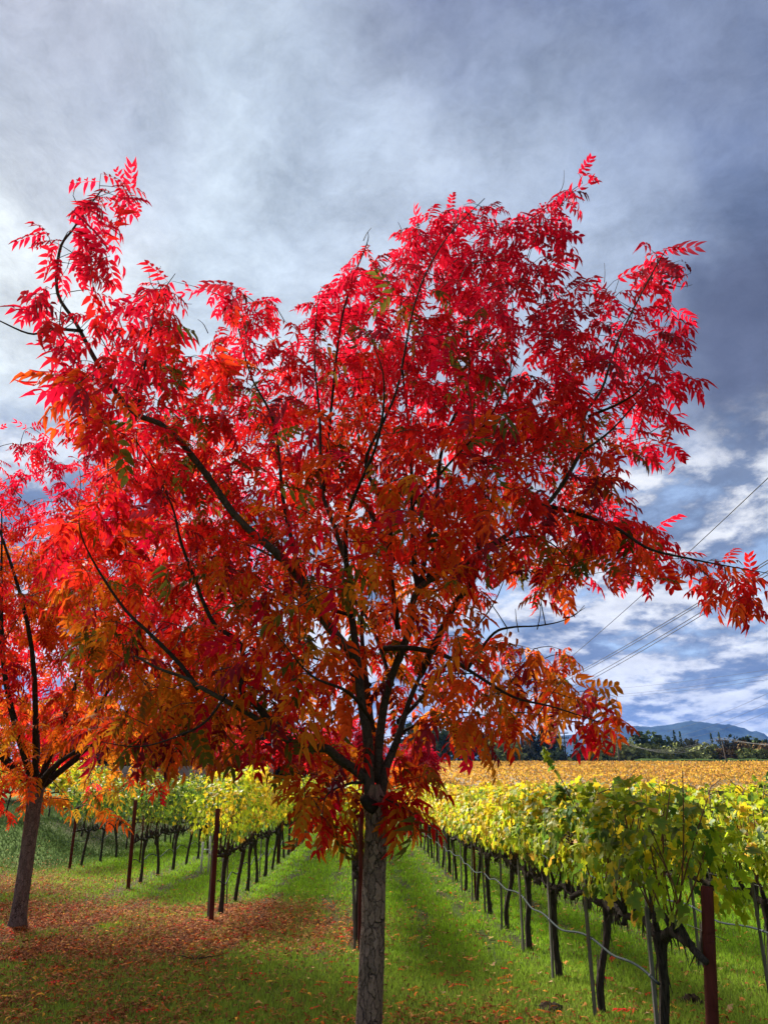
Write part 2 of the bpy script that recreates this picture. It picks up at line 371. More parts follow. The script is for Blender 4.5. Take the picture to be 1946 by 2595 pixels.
def ground():
    xs = np.concatenate([-np.geomspace(4500, 16, 46), np.arange(-15.8, 12, .2), np.geomspace(12.2, 4500, 46)])
    ys = np.concatenate([-np.geomspace(3000, 4, 14), np.arange(-3, 4, 1.0), np.arange(4.2, 30, .2), np.geomspace(30.4, 7000, 90)])
    X, Y = np.meshgrid(xs, ys); Z = gz(X, Y)
    lit = litter_amount(X, Y); bare = bare_amount(X, Y)
    g = np.array([.065, .12, .016]); far = np.array([.06, .075, .02]); soil = np.array([.034, .026, .015]); li = np.array([.13, .048, .022])
    C = g[None, None] * np.ones(X.shape + (1,)); C = C + (soil - C) * bare[..., None]; C = C + (li - C) * (lit[..., None] * .85)
    C = C + (far - C) * sm(35, 120, Y)[..., None]
    # bare soil band below the far left vines
    b = sm(24, 26, Y) * (1 - sm(40, 46, Y)) * sm(-6.5, -9.5, X); C = C + (np.array([.045, .033, .02]) - C) * b[..., None] * .8
    nx, ny = len(xs), len(ys); i = np.arange(ny - 1)[:, None] * nx; j = np.arange(nx - 1)[None]
    Fq = np.stack([i + j, i + j + 1, i + nx + j + 1, i + nx + j], -1).reshape(-1, 4)
    me = mesh_np('ground', np.stack([X, Y, Z], -1).reshape(-1, 3), Fq, attr_mat('soil_and_turf', .95, 9, .45, .8, .05), C.reshape(-1, 3))
    tag(obj('ground', me), 'grassy vineyard ground under the trees and rows', kind='structure')
ground()

def in_frustum_x(y, margin=1.0): return .50 * y + margin
def scatter_area(n, y0, y1, power=1.0, margin=.8):
    """random ground points inside what can be seen (and a little beside it), density falling with distance"""
    u = rng.random(n); k = 1 - power
    y = (y0 ** k + u * (y1 ** k - y0 ** k)) ** (1 / k) if abs(k) > 1e-6 else y0 * (y1 / y0) ** u
    x = (rng.random(n) * 2 - 1) * (.50 * y + margin); return x, y
def grass():
    n = 400000
    x, y = scatter_area(n, 5.2, 42, 1.35)
    lit = litter_amount(x, y); bare = bare_amount(x, y)
    patch = np.clip(.5 + 1.3 * (.4 * vn(x, y, 1.1, 3) + .35 * vn(x, y, .4, 4) + .25 * vn(x, y, .16, 5) - .5), 0, 1); patch = patch * (1 - .7 * bare)
    keep = rng.random(n) > np.clip(.68 * lit + .9 * bare, 0, .96)
    x, y, lit, patch = x[keep], y[keep], lit[keep], patch[keep]; n = len(x)
    z = gz(x, y)
    s = (.030 + .028 * rng.random(n) + .02 * patch * rng.random(n)) * (1 + .02 * (y - 6))
    w = .0045 * (1 + .13 * (y - 5))
    a = rng.random(n) * 2 * math.pi; lean = rng.normal(0, .55, n)
    la = rng.random(n) * 2 * math.pi
    base = np.stack([x, y, z - .004], -1); sx = np.stack([np.cos(a), np.sin(a), 0 * a], -1)
    tip = base + np.stack([np.cos(la) * np.abs(lean) * s, np.sin(la) * np.abs(lean) * s, s], -1)
    V = np.stack([base - sx * w[:, None], base + sx * w[:, None], tip], 1)
    bright = np.array([.27, .45, .024]); deep = np.array([.11, .22, .016]); dry = np.array([.17, .15, .05]); olive = np.array([.22, .28, .045])
    t = rng.random(n)[:, None]; C = deep + (bright - deep) * np.clip(.35 * t + .65 * patch[:, None], 0, 1)
    near = (1 - sm(7.6, 11.0, y) )[:, None] * (.75 if True else 0)
    C = C + (olive - C) * near * .8  # foreground blades turn olive; fill light for the tree shade put into the colour
    C = C + (olive - C) * np.clip(lit * 1.5, 0, 1)[:, None]
    dd = rng.random(n) < .10 + .15 * lit; C[dd] = dry * (.6 + .6 * rng.random((dd.sum(), 1)))
    # shade on the rough grass between the blocks, put into a darker, bluer green
    back = sm(-6.6, -8.2, x) * sm(17, 21, y); C = C + (np.array([.055, .09, .028]) - C) * back[:, None]
    C = C * (.8 + .4 * rng.random((n, 1)))
    me = mesh_np('grass', V.reshape(-1, 3), np.arange(3 * n).reshape(-1, 3), M_GRASS, np.repeat(C, 3, 0), False)
    tag(obj('grass', me), 'short green grass between the vine rows and under the trees', 'grass', kind='stuff')
grass()

# ------------------------------------------------------------------ leaf templates
def compound_leaf(seed, pairs=6, fold=.5, droop=.5, width=.165, length=.43):
    """pinnate leaf: x runs along the stalk (length 1), leaflets in pairs"""
    r = np.random.default_rng(seed); V = []; F = []; S = []
    def stalk(s): return np.array([s, 0, -droop * .45 * s * s])
    n = 5
    for i in range(n):
        q = stalk(i / (n - 1) * .97); V += [q + (0, .008, 0), q + (0, -.008, 0)]; S += [0, 0]
    for i in range(n - 1):
        a = 2 * i; F += [(a, a + 1, a + 3), (a, a + 3, a + 2)]
    for k in range(pairs):
        s = .16 + .80 * k / (pairs - 1)
        for sd in (-1, 1):
            if r.random() < .04: continue
            L = length * (1.0 - .25 * abs(k / (pairs - 1) - .45)) * (.85 + .3 * r.random()); W = width * (.85 + .3 * r.random())
            ang = R(62 - 26 * k / (pairs - 1) + r.normal(0, 7)); hang = fold * (.75 + .5 * r.random())
            b = stalk(s + .02 * sd)
            d0 = np.array([math.cos(ang), sd * math.sin(ang), -.10]); d0 /= np.linalg.norm(d0)
            wv = np.array([-math.sin(ang) * sd, math.cos(ang), .25 * r.normal()]); wv /= np.linalg.norm(wv)
            m1 = b + d0 * L * .30 + np.array([0, 0, -hang * L * .10]); m2 = b + d0 * L * .66 + np.array([0, 0, -hang * L * .40])
            tp = b + d0 * L * .92 + np.array([L * .05, 0, -hang * L * .95])
            i0 = len(V); cup = np.array([0, 0, W * .22])
            V += [b, m1 + wv * W * .5 + cup, m1 - wv * W * .5 + cup, m1, m2 + wv * W * .36 + cup * .6, m2 - wv * W * .36 + cup * .6, tp]
            S += [0, 1, 1, .3, 1, 1, 1]
            F += [(i0, i0+1, i0+3), (i0, i0+3, i0+2), (i0+1, i0+4, i0+3), (i0+3, i0+5, i0+2), (i0+3, i0+4, i0+6), (i0+3, i0+6, i0+5)]
    return np.array(V, float), np.array(F, int), np.array(S, float)
def vine_leaf(seed, detail=2):
    r = np.random.default_rng(seed)
    if detail == 2:
        ang = [-168, -140, -118, -96, -78, -58, -40, -26, -13, 0, 13, 26, 40, 58, 78, 96, 118, 140, 168]
        rad = [.34, .60, .44, .64, .80, .60, .52, .84, .80, 1.04, .80, .84, .52, .60, .80, .64, .44, .60, .34]
    elif detail == 1:
        ang = [-160, -112, -72, -36, 0, 36, 72, 112, 160]; rad = [.5, .56, .82, .55, 1.02, .55, .82, .56, .5]
    else:
        ang = [-130, -60, 0, 60, 130]; rad = [.62, .78, 1.0, .78, .62]
    a = np.radians(ang) ; rad = np.array(rad) * (.93 + .14 * r.random(len(rad)))
    V = [[0, 0, 0]]; cup = r.uniform(-.35, .35); tw = r.uniform(-.3, .3)
    for t, q in zip(a, rad):
        x, y = q * math.cos(t), q * math.sin(t); V.append([x, y, -.28 * max(x, 0) ** 2 + cup * y * y + tw * x * y + .05 * r.normal()])
    n = len(a); F = [(0, i, i + 1) for i in range(1, n)]
    V = np.array(V) * .5; V[:, 0] += .05
    S = np.ones(len(V)); S[0] = 0
    return V, np.array(F, int), S
def place(templates, pick, O, AX, NO, scale, C, edge=None, edge_mix=0.0):
    """stamp leaf templates at many frames; returns V, F, C"""
    O = np.asarray(O, float); AX = AX / (np.linalg.norm(AX, axis=1)[:, None] + 1e-9)
    NO = NO - AX * (NO * AX).sum(1)[:, None]; NO /= np.linalg.norm(NO, axis=1)[:, None] + 1e-9
    YA = np.cross(NO, AX); VV = []; FF = []; CC = []; n0 = 0
    for k, (tv, tf, ts) in enumerate(templates):
        m = np.where(pick == k)[0]
        if not len(m): continue
        v = O[m][:, None] + scale[m][:, None, None] * (tv[None, :, 0, None] * AX[m][:, None] + tv[None, :, 1, None] * YA[m][:, None] + tv[None, :, 2, None] * NO[m][:, None])
        f = tf[None] + (np.arange(len(m)) * len(tv))[:, None, None]
        c = np.repeat(C[m][:, None], len(tv), 1)
        if edge is not None: c = c + (edge[m][:, None] - c) * (ts[None, :, None] * edge_mix)
        VV.append(v.reshape(-1, 3)); FF.append(f.reshape(-1, 3) + n0); CC.append(c.reshape(-1, 3)); n0 += v.shape[0] * v.shape[1]
    return np.vstack(VV), np.vstack(FF), np.vstack(CC)
PIST = [compound_leaf(s, pairs=p, fold=f, droop=d) for s, p, f, d in ((1, 5, .6, .6), (2, 4, .85, .8), (3, 5, .4, .3), (4, 4, 1.1, 1.0), (5, 5, .7, .7), (6, 3, .8, .5), (7, 4, .4, 1.1))]
PIST_FAR = []
for v_, f_, s_ in [compound_leaf(s, pairs=4, fold=.7, droop=.8, width=.16, length=.42) for s in (11, 12, 13)]: PIST_FAR.append((v_, f_, s_))

# ------------------------------------------------------------------ pistache trees
CRIM = np.array([.50, .005, .026]); RED = np.array([.54, .013, .010]); SCAR = np.array([.58, .068, .008]); ORNG = np.array([.55, .16, .010])
OLIV = np.array([.11, .10, .015]); MARO = np.array([.17, .012, .022]); GOLD = np.array([.55, .30, .02])
def grow(nodes, nrad, targets, r0=.0045, step=.28, order=None, climb=.8):
    """join every target to the nearest wood by a twig; returns the twigs"""
    nodes = [np.asarray(n, float) for n in nodes]; A = np.zeros((len(nodes) + 4 * len(targets), 3)); A[:len(nodes)] = nodes
    cnt = len(nodes); base = A[:cnt].copy()
    d = np.array([np.min(np.linalg.norm(base - t, axis=1)) for t in targets]); out = []
    for i in np.argsort(d):
        t = targets[i]; D = A[:cnt] - t; dist = np.linalg.norm(D, axis=1)
        j = np.argmin(dist + climb * np.maximum(D[:, 2], -.0)); a = A[j].copy(); L = dist[j]
        if L < .02: continue
        mid = (a + t) / 2 + np.array([0, 0, .10 * L]) + rng.normal(0, .06 * L, 3)
        pts = spline([a, mid, t], 5); out.append(pts)
        A[cnt:cnt + 3] = pts[2:5]; cnt += 3
    return out
def twig_mesh(twigs, seg=4, r=.0042):
    mb = MB()
    for k, t in enumerate(twigs):
        L = np.linalg.norm(t[-1] - t[0]); r0 = min(.012, r * (.7 + L)); mb.tube(t, np.linspace(r0, r * .38, len(t)), seg, cap=False)
    return mb
def leaf_frames(twigs, per, jitter=.6, start=.3):
    O = []; AX = []; NO = []
    for t in twigs:
        t = np.asarray(t); n = int(per * (.75 + .5 * rng.random()) + .5)
        T = t[-1] - t[-2]; T = T / (np.linalg.norm(T) + 1e-9)
        for i in range(n):
            s = start + (1 - start) * (i + 1) / n; k = s * (len(t) - 1); a = int(min(k, len(t) - 2)); o = t[a] + (t[a + 1] - t[a]) * (k - a)
            v = rng.normal(size=3); v -= T * v.dot(T); v /= np.linalg.norm(v) + 1e-9
            v[2] *= .6; ax = T * rng.uniform(.1, .7) + v + np.array([0, 0, -.30 - .45 * rng.random()]); ax /= np.linalg.norm(ax)
            no = np.array([0, 0, 1.0]) + rng.normal(0, .35, 3); O.append(o); AX.append(ax); NO.append(no)
    return np.array(O), np.array(AX), np.array(NO)

# ---- the main tree
POLY = np.array([(60,590),(90,490),(150,480),(190,440),(195,380),(230,355),(290,410),(300,440),(240,470),(250,560),(215,620),(240,680),(300,640),(360,590),(410,620),(390,700),(400,745),(450,745),(470,700),(465,610),(500,590),(540,640),(600,620),(625,700),(650,700),(650,630),(700,610),(745,560),(790,520),(830,560),(870,500),(930,450),(1000,430),(1065,415),(1085,460),(1130,450),(1160,410),(1210,430),(1215,370),(1250,360),(1285,400),(1275,430),(1215,440),(1235,520),(1210,600),(1240,610),(1310,590),(1370,580),(1390,510),(1450,510),(1495,540),(1490,580),(1430,610),(1465,650),(1500,710),(1500,820),(1450,890),(1465,970),(1430,1010),(1370,1000),(1320,1050),(1380,1115),(1440,1150),(1500,1200),(1560,1200),(1640,1230),(1640,1290),(1590,1320),(1530,1300),(1480,1260),(1400,1260),(1280,1235),(1250,1290),(1190,1300),(1140,1250),(1080,1250),(1040,1240),(1020,1290),(1040,1350),(1110,1365),(1190,1420),(1230,1380),(1290,1480),(1340,1500),(1330,1570),(1290,1600),(1170,1585),(1085,1600),(1070,1645),(1000,1615),(950,1595),(895,1600),(930,1660),(920,1720),(880,1780),(850,1780),(830,1730),(790,1700),(760,1740),(720,1800),(690,1820),(645,1780),(630,1700),(590,1640),(500,1640),(440,1620),(330,1670),(290,1630),(170,1600),(150,1550),(250,1500),(180,1400),(140,1300),(105,1200),(130,1110),(220,1060),(215,970),(120,930),(130,900),(160,880),(130,800),(60,770),(80,700),(60,640)], float)
HOLES = [(700,1378,42,24),(690,1545,26,12),(420,770,26,22),(1130,1330,40,30),(1175,1000,22,20),(1010,1400,14,12),(545,945,26,20),(745,1085,18,20),(455,1080,18,22),(690,1340,20,16),(900,1480,16,12),(1010,1330,24,24),(960,1550,24,12),(340,1190,26,26)]
def inside(px, py, poly):
    c = np.zeros(len(px), bool); j = len(poly) - 1
    for i in range(len(poly)):
        xi, yi = poly[i]; xj, yj = poly[j]
        m = ((yi > py) != (yj > py)) & (px < (xj - xi) * (py - yi) / (yj - yi + 1e-9) + xi); c ^= m; j = i
    return c
TY = 5.8
def depth_mean(u, v):
    """how far ahead the middle of the crown is there: the tall left limb leans to the camera"""
    return TY - 1.3 * np.exp(-(((u - 150) / 260) ** 2 + ((v - 600) / 420) ** 2)) + .25 * np.sin(u / 170 + v / 210)
def main_tree():
    root = empty('pistache_tree', (-.12, TY, 0))
    O0 = np.array([-.12, TY, 0.0])
    tag(root, 'largest red-leaved tree with cracked brown trunk, in the middle foreground', 'tree', 'red autumn trees in a line')
    B = []
    def br(pts, r0, r1, dY):
        """limb drawn through places in the picture, dY = list of depths relative to the trunk"""
        dY = np.interp(np.linspace(0, 1, len(pts)), np.linspace(0, 1, len(dY)), dY)
        w = [P(u, v, TY + d) for (u, v), d in zip(pts, dY)]
        w = [q if k == 0 else q + Vector(rng.normal(0, .022, 3)) for k, q in enumerate(w)]; n = max(8, 4 * len(pts)); B.append((spline(w, n), r1 * .6 + (r0 - r1 * .6) * (1 - np.linspace(0, 1, n)) ** 1.1))
    # trunk: dense mesh so that the bark plates are real relief
    tp = [P(797, 2212, TY), P(803, 2100, TY), P(808, 1900, TY), P(812, 1800, TY), P(810, 1740, TY), P(806, 1695, TY)]
    b0 = Vector((tp[0].x - .02, TY, -.05)); path = spline([b0] + tp, 460); n = len(path); seg = 120
    zz = path[:, 2]; rad = .082 + .035 * np.exp(-np.maximum(zz, 0) / .10) - .008 * np.clip(zz / 1.5, 0, 1) + .022 * np.exp(-((zz - 1.66) / .11) ** 2)
    th = np.arange(seg) * 2 * math.pi / seg
    rad = rad * (1 - .45 * sm(zz.max() - .16, zz.max(), zz))
    rr = rad[:, None] * (1 + .05 * np.sin(2 * th[None] + zz[:, None] * 2.1) + .035 * np.sin(3 * th[None] - zz[:, None] * 3.3) + .015 * np.sin(7 * th[None] + zz[:, None] * 5))
    for kz, kt, ka, kw in ((.62, 4.2, .012, .05), (1.05, 5.1, .010, .06), (1.38, 3.7, .014, .05), (.3, 4.8, -.008, .08), (.85, 3.3, -.007, .07)):
        dth = np.angle(np.exp(1j * (th - kt))); rr = rr + ka * np.exp(-((zz[:, None] - kz) / kw) ** 2 - (dth[None] / .5) ** 2)
    V = np.stack([path[:, None, 0] + rr * np.cos(th), path[:, None, 1] + rr * np.sin(th), zz[:, None] + 0 * rr], -1).reshape(-1, 3)
    i = np.arange(n - 1)[:, None] * seg; j = np.arange(seg)[None]; k = (j + 1) % seg
    F = np.stack([i + j, i + k, i + seg + k, i + seg + j], -1).reshape(-1, 4)
    obj('trunk', mesh_np('trunk', V - O0, F, M_BARK), root)
    mb = MB()     # pruned stub on the left of the fork
    s0, s1 = P(806, 1745, TY - .06), P(783, 1722, TY - .13)
    mb.tube(spline([s0, (s0 + s1) / 2 + Vector((0, -.01, -.004)), s1], 7) - O0, [.045, .044, .043, .04, .037, .033, .026], 14, wob=.05, seed=3)
    mb.build('pruned_stub', M_LIMB, root)
    br([(806,1745),(803,1690),(795,1600),(775,1500),(765,1400),(757,1320),(748,1240),(735,1150),(700,1050),(690,900),(680,760),(690,650)], .045, .007, [0, -.1, -.3, -.4])
    br([(818,1740),(820,1660),(806,1580),(798,1480),(790,1380),(775,1260),(760,1150)], .042, .013, [.08, .35, .8])
    br([(820,1740),(832,1670),(850,1600),(880,1530),(905,1460)], .038, .026, [0, .15, .25])
    br([(905,1460),(930,1400),(985,1310),(1015,1250),(1045,1160),(1065,1080),(1090,980),(1105,850),(1110,700),(1100,600)], .034, .006, [.25, .3, .6, .9])
    br([(815,1690),(832,1600),(848,1480),(870,1370),(905,1275),(1000,1215),(1080,1170),(1180,1080),(1245,985),(1270,900),(1300,830),(1345,740),(1400,600),(1430,540)], .036, .006, [.1, 0, -.3, -.5, -.7])
    br([(905,1275),(895,1220),(885,1100),(888,950),(868,800),(865,680),(880,560)], .026, .005, [-.05, .1, .2])
    br([(910,1265),(930,1180),(940,1090),(960,960),(1000,820),(1010,700),(1050,600),(1100,500),(1200,430),(1245,395)], .022, .005, [-.05, .2, .5, .4])
    br([(860,1360),(850,1210),(838,1120),(790,1010),(830,920),(870,830),(900,650),(960,520),(1050,430)], .022, .005, [-.1, -.4, -.7, -.8])
    br([(800,1690),(765,1650),(730,1635),(690,1622),(650,1600),(600,1580),(530,1550),(440,1490),(400,1462),(330,1440),(290,1420)], .040, .010, [0, -.3, -.6, -.8])
    br([(600,1580),(560,1520),(520,1490),(525,1400),(480,1330),(430,1240),(400,1180),(370,1110),(330,1030),(300,970)], .024, .006, [-.4, -.6, -.8])
    br([(765,1420),(700,1330),(650,1250),(600,1190),(520,1120),(430,1000),(350,930),(285,890),(215,790),(160,700),(130,620),(130,540),(160,490),(200,440),(225,410)], .036, .006, [-.3, -.6, -.9, -1.2, -1.4])
    br([(180,715),(120,712),(60,710),(0,685),(-60,660)], .012, .004, [-1.3, -1.5])
    br([(300,880),(315,800),(330,700),(350,640),(375,590)], .012, .004, [-1.1, -1.0])
    br([(430,1490),(380,1430),(310,1370),(260,1310),(210,1230),(180,1150),(165,1090)], .018, .005, [-.6, -.8, -1.0])
    br([(650,1250),(610,1080),(580,920),(545,800),(510,700),(500,620)], .018, .004, [-.6, -.3, 0])
    br([(700,1060),(720,850),(740,700),(765,600),(790,540),(800,495)], .014, .004, [-.35, -.5])
    br([(640,1230),(560,1180),(480,1150),(420,1090)], .012, .004, [-.6, .2, .7])
    br([(760,1330),(640,1290),(540,1250),(460,1190)], .016, .004, [-.2, .8, 1.5])
    br([(800,1480),(720,1430),(620,1400),(520,1350)], .018, .004, [.5, 1.0, 1.6])
    br([(850,1590),(920,1560),(1010,1540),(1090,1570)], .014, .004, [.25, .9, 1.2])
    br([(830,1400),(900,1410),(960,1420),(1020,1455),(1100,1500),(1190,1535),(1290,1560)], .022, .005, [-.1, -.5, -.8])
    br([(1170,1090),(1250,1110),(1330,1150),(1400,1195),(1490,1205),(1570,1230),(1655,1245)], .018, .004, [-.5, -.8, -1.1])
    br([(1080,1170),(1150,1175),(1210,1190),(1250,1240)], .012, .004, [-.3, -.5])
    br([(1010,1445),(1060,1385),(1100,1366),(1160,1360),(1215,1335),(1260,1308)], .012, .003, [-.5, -.6])
    br([(1245,985),(1320,930),(1400,860),(1440,800)], .012, .004, [-.6, -.3])
    br([(1270,900),(1330,880),(1390,830),(1440,740)], .012, .004, [-.6, -1.0])
    br([(1090,980),(1170,900),(1250,800),(1310,690),(1330,600)], .014, .004, [.7, .8, .6])
    br([(905,1275),(980,1150),(1040,1050),(1110,960),(1180,860)], .02, .005, [0, .9, 1.7])
    br([(850,1210),(790,1100),(700,980),(640,860),(600,740)], .018, .005, [.1, 1.0, 1.8])
    br([(848,1480),(800,1350),(720,1240),(640,1160),(560,1100)], .02, .005, [.2, 1.2, 2.0])
    br([(885,1100),(960,1000),(1050,900),(1100,780)], .014, .004, [.1, -.9, -1.5])
    br([(748,1240),(760,1100),(800,960),(820,820),(800,720)], .018, .004, [-.3, -1.1, -1.6])
    br([(806,1560),(740,1490),(660,1440),(600,1380)], .016, .004, [-.3, -1.1, -1.6])
    br([(860,1560),(920,1500),(990,1400),(1060,1300),(1110,1200)], .02, .005, [.2, 1.1, 1.8])
    br([(785,1690),(740,1700),(705,1720),(690,1770)], .012, .004, [-.2, -.6])
    br([(822,1720),(850,1725),(880,1740)], .008, .004, [-.1, -.4])
    br([(490,1500),(450,1560),(380,1600),(300,1612),(220,1595)], .010, .004, [-.7, -1.0])
    for p_, r_ in B:
        m = MB(); m.tube(p_ - O0, r_, 10 if r_[0] > .02 else 6, wob=.05, seed=int(r_[0] * 1e4)); m.build('branch', M_LIMB2 if r_[0] > .035 else M_LIMB, root)
    nodes = np.vstack([p_[3:] for p_, _ in B])
    # crown: twig ends spread through the volume that the outline encloses
    n = 14000; u = rng.uniform(40, 1650, n); v = rng.uniform(355, 1830, n); ok = inside(u, v, POLY) & inside(u + 5, v, POLY) & inside(u - 5, v, POLY) & inside(u, v - 8, POLY) & inside(u, v + np.where(v > 1480, 24, 10), POLY)
    for cx, cy, a, b in HOLES: ok &= ((u - cx) / a) ** 2 + ((v - cy) / b) ** 2 > 1
    u, v = u[ok], v[ok]
    r2 = np.clip(((u - 790) / 780) ** 2 + ((v - 1090) / 640) ** 2, 0, 1); half = .25 + 1.45 * np.sqrt(1 - r2 * .98)
    half = np.where(v > 1560, np.minimum(half, .7), half)
    dep = depth_mean(u, v) + half * rng.uniform(-.72, 1, len(u))
    # the fork and the low limbs are seen through the foliage: little hangs in front of them
    core = np.exp(-(((u - 830) / 150) ** 2 + ((v - 1440) / 230) ** 2)); fr = dep < depth_mean(u, v) - .05; ok = ~(fr & (rng.random(len(u)) < core * 1.25))
    u, v, dep = u[ok], v[ok], dep[ok]
    pts = np.array([tuple(P(a, b, c)) for a, b, c in zip(u, v, dep)])
    thin = 1 - .42 * np.exp(-(((u - 130) / 230) ** 2 + ((v - 600) / 330) ** 2)) - .35 * np.exp(-(((u - 1380) / 240) ** 2 + ((v - 720) / 330) ** 2)) - .25 * np.exp(-(((u - 560) / 130) ** 2 + ((v - 760) / 200) ** 2))
    q_ = rng.random(len(u)) < thin ** 2.2; pts = pts[q_]
    # thin to an even spacing
    keep = []; cell = {}
    for i, q in enumerate(pts):
        c = tuple((q / .17).astype(int)); near = False
        for dx in (-1, 0, 1):
            for dy in (-1, 0, 1):
                for dz in (-1, 0, 1):
                    for j in cell.get((c[0]+dx, c[1]+dy, c[2]+dz), ()):
                        if ((pts[j] - q) ** 2).sum() < .0275: near = True
        if not near: keep.append(i); cell.setdefault(c, []).append(i)
        if len(keep) >= 2300: break
    tuft = [tuple(P(a, b, TY - c)) for a, b, c in ((792,1660,.25),(815,1672,.3),(838,1690,.28),(850,1668,.2),(870,1700,.25),(890,1730,.2),(860,1745,.22),(842,1770,.2),(905,1690,.1),(915,1655,.1),(800,1640,.3),(775,1690,.2),(760,1660,.25),(690,1760,.3),(665,1720,.3),(715,1790,.3))]
    T = np.vstack([pts[keep], np.array(tuft)] + [p_[[-1, -3, -6]] + rng.normal(0, .03, (3, 3)) for p_, r_ in B if r_[1] < .0075])
    tw = grow(nodes, None, T)
    ex = []        # bare hooked stalk ends against the sky
    for (u0, v0, u1, v1, u2, v2, d) in [(205,460,160,430,170,385,4.45),(235,490,250,500,262,510,4.5),(365,640,330,620,322,585,4.8),(360,650,340,600,348,575,4.8),(390,640,400,655,415,657,4.8),(1200,430,1216,400,1218,368,6.2),(862,520,868,500,860,480,5.0),(1305,610,1306,590,1305,568,6.4),(1440,610,1470,620,1495,615,5.1),(1430,590,1460,600,1492,590,5.1),(785,520,792,505,802,492,5.3),(450,720,440,700,428,690,5.4),(1160,1360,1166,1330,1168,1300,5.2),(1120,1366,1115,1340,1113,1315,5.2),(1215,1335,1240,1330,1262,1308,5.2)]:
        ex.append(spline([P(u0, v0, d), P(u1, v1, d), P(u2, v2, d)], 6))
    m = twig_mesh(tw); 
    for t in ex: m.tube(t, np.linspace(.004, .0018, 6), 4, cap=False)
    m.V = [a - O0 for a in m.V]; tag(m.build('twigs', M_TWIG, root), kind='stuff')
    O, AX, NO = leaf_frames(tw, 3.0)
    # leaves sit on the twigs, so the thicker limbs stay bare on their open side
    kp = np.ones(len(O), bool)
    for p_, r_ in B:
        q = p_[r_ > .0085]
        if not len(q): continue
        for a in q[::1]:
            D_ = O - a; near_ = (np.abs(D_[:, 0]) < .085) & (np.abs(D_[:, 2]) < .085) & (D_[:, 1] > -.8) & (D_[:, 1] < .08); kp &= ~(near_ & (rng.random(len(O)) < .20))
    O, AX, NO = O[kp], AX[kp], NO[kp]
    # colour: crimson on the outside and top, orange below and inside, a few still olive
    rel = O - np.array([-.1, TY, 3.6]); h = (O[:, 2] - 1.6) / 5.2
    nz = np.array([mnoise.noise(Vector(q) * .9) for q in O]); nz2 = np.array([mnoise.noise(Vector(q) * 2.3 + Vector((9, 3, 1))) for q in O])
    rad = np.sqrt((rel[:, 0] / 3.0) ** 2 + (rel[:, 1] / 2.3) ** 2 + (rel[:, 2] / 3.0) ** 2)
    s = .72 * np.clip(h, 0, 1.1) + .26 * rad + .36 * nz + .10 + rng.normal(0, .09, len(O))
    low = O[:, 2] < 2.15; s = s + np.where(low, .5 * nz2 + .18, 0)
    keys = np.array([-.1, .12, .27, .40, .56, .85]); pal = np.array([OLIV, GOLD * .7 + ORNG * .3, ORNG, SCAR, RED, CRIM])
    C = np.stack([np.interp(s, keys, pal[:, c]) for c in range(3)], -1)
    tf = (np.abs(O[:, 0] + .02) < .42) & (O[:, 2] < 2.05) & (O[:, 1] < TY) & (rng.random(len(O)) < .8); C[tf] = RED
    lo = (O[:, 2] < 3.1) & (rng.random(len(O)) < .28) & ~tf; C[lo] = ORNG
    inner = (nz2 > .18) & (rad < .75) & (rng.random(len(O)) < .42) & (h < .75); C[inner] = OLIV * (.5 + .6 * rng.random((inner.sum(), 1)))
    mar = (nz2 < -.22) & (rng.random(len(O)) < .4); C[mar] = MARO * (.6 + .9 * rng.random((mar.sum(), 1)))
    C *= (.75 + .5 * rng.random((len(O), 1)))
    edge = C * .9; E = np.where(rng.random((len(O), 1)) < .5, RED, C); sc_ = rng.uniform(.12, .235, len(O)) * (1 + .25 * sm(4.6, 3.9, O[:, 1])); pick = rng.integers(0, len(PIST), len(O))
    # the leaves that show largest are objects of their own
    dist = np.linalg.norm(O - np.array([0, 0, CH]), axis=1); big = np.argsort(dist / sc_)[:290]; mask = np.ones(len(O), bool); mask[big] = False
    Vv, Ff, Cc = place(PIST, pick[mask], O[mask] - O0, AX[mask], NO[mask], sc_[mask], C[mask], E[mask], .35)
    f = obj('foliage', mesh_np('foliage', Vv, Ff, M_RED, Cc), root); tag(f, kind='stuff')
    cols = [CRIM, RED, SCAR, ORNG, MARO * 1.6, OLIV]
    lib = {}
    for i in big:
        ci = int(np.argmin([np.abs(np.asarray(c) - C[i]).sum() for c in cols])); key = (int(pick[i]), ci)
        if key not in lib:
            tv, tf, ts = PIST[key[0]]; lib[key] = mesh_np('leaf', tv, tf, M_RED, np.repeat(cols[ci][None], len(tv), 0) * (.9 + .2 * ts[:, None]))
        ax = Vector(AX[i]).normalized(); no = Vector(NO[i]); no = (no - ax * no.dot(ax)).normalized(); ya = no.cross(ax)
        from mathutils import Matrix
        o = bpy.data.objects.new('leaf', lib[key]); col.objects.link(o); o.parent = root
        Mx = Matrix((ax, ya, no)).transposed(); o.location = Vector(O[i] - O0); o.rotation_euler = Mx.to_euler(); o.scale = (sc_[i],) * 3
main_tree()

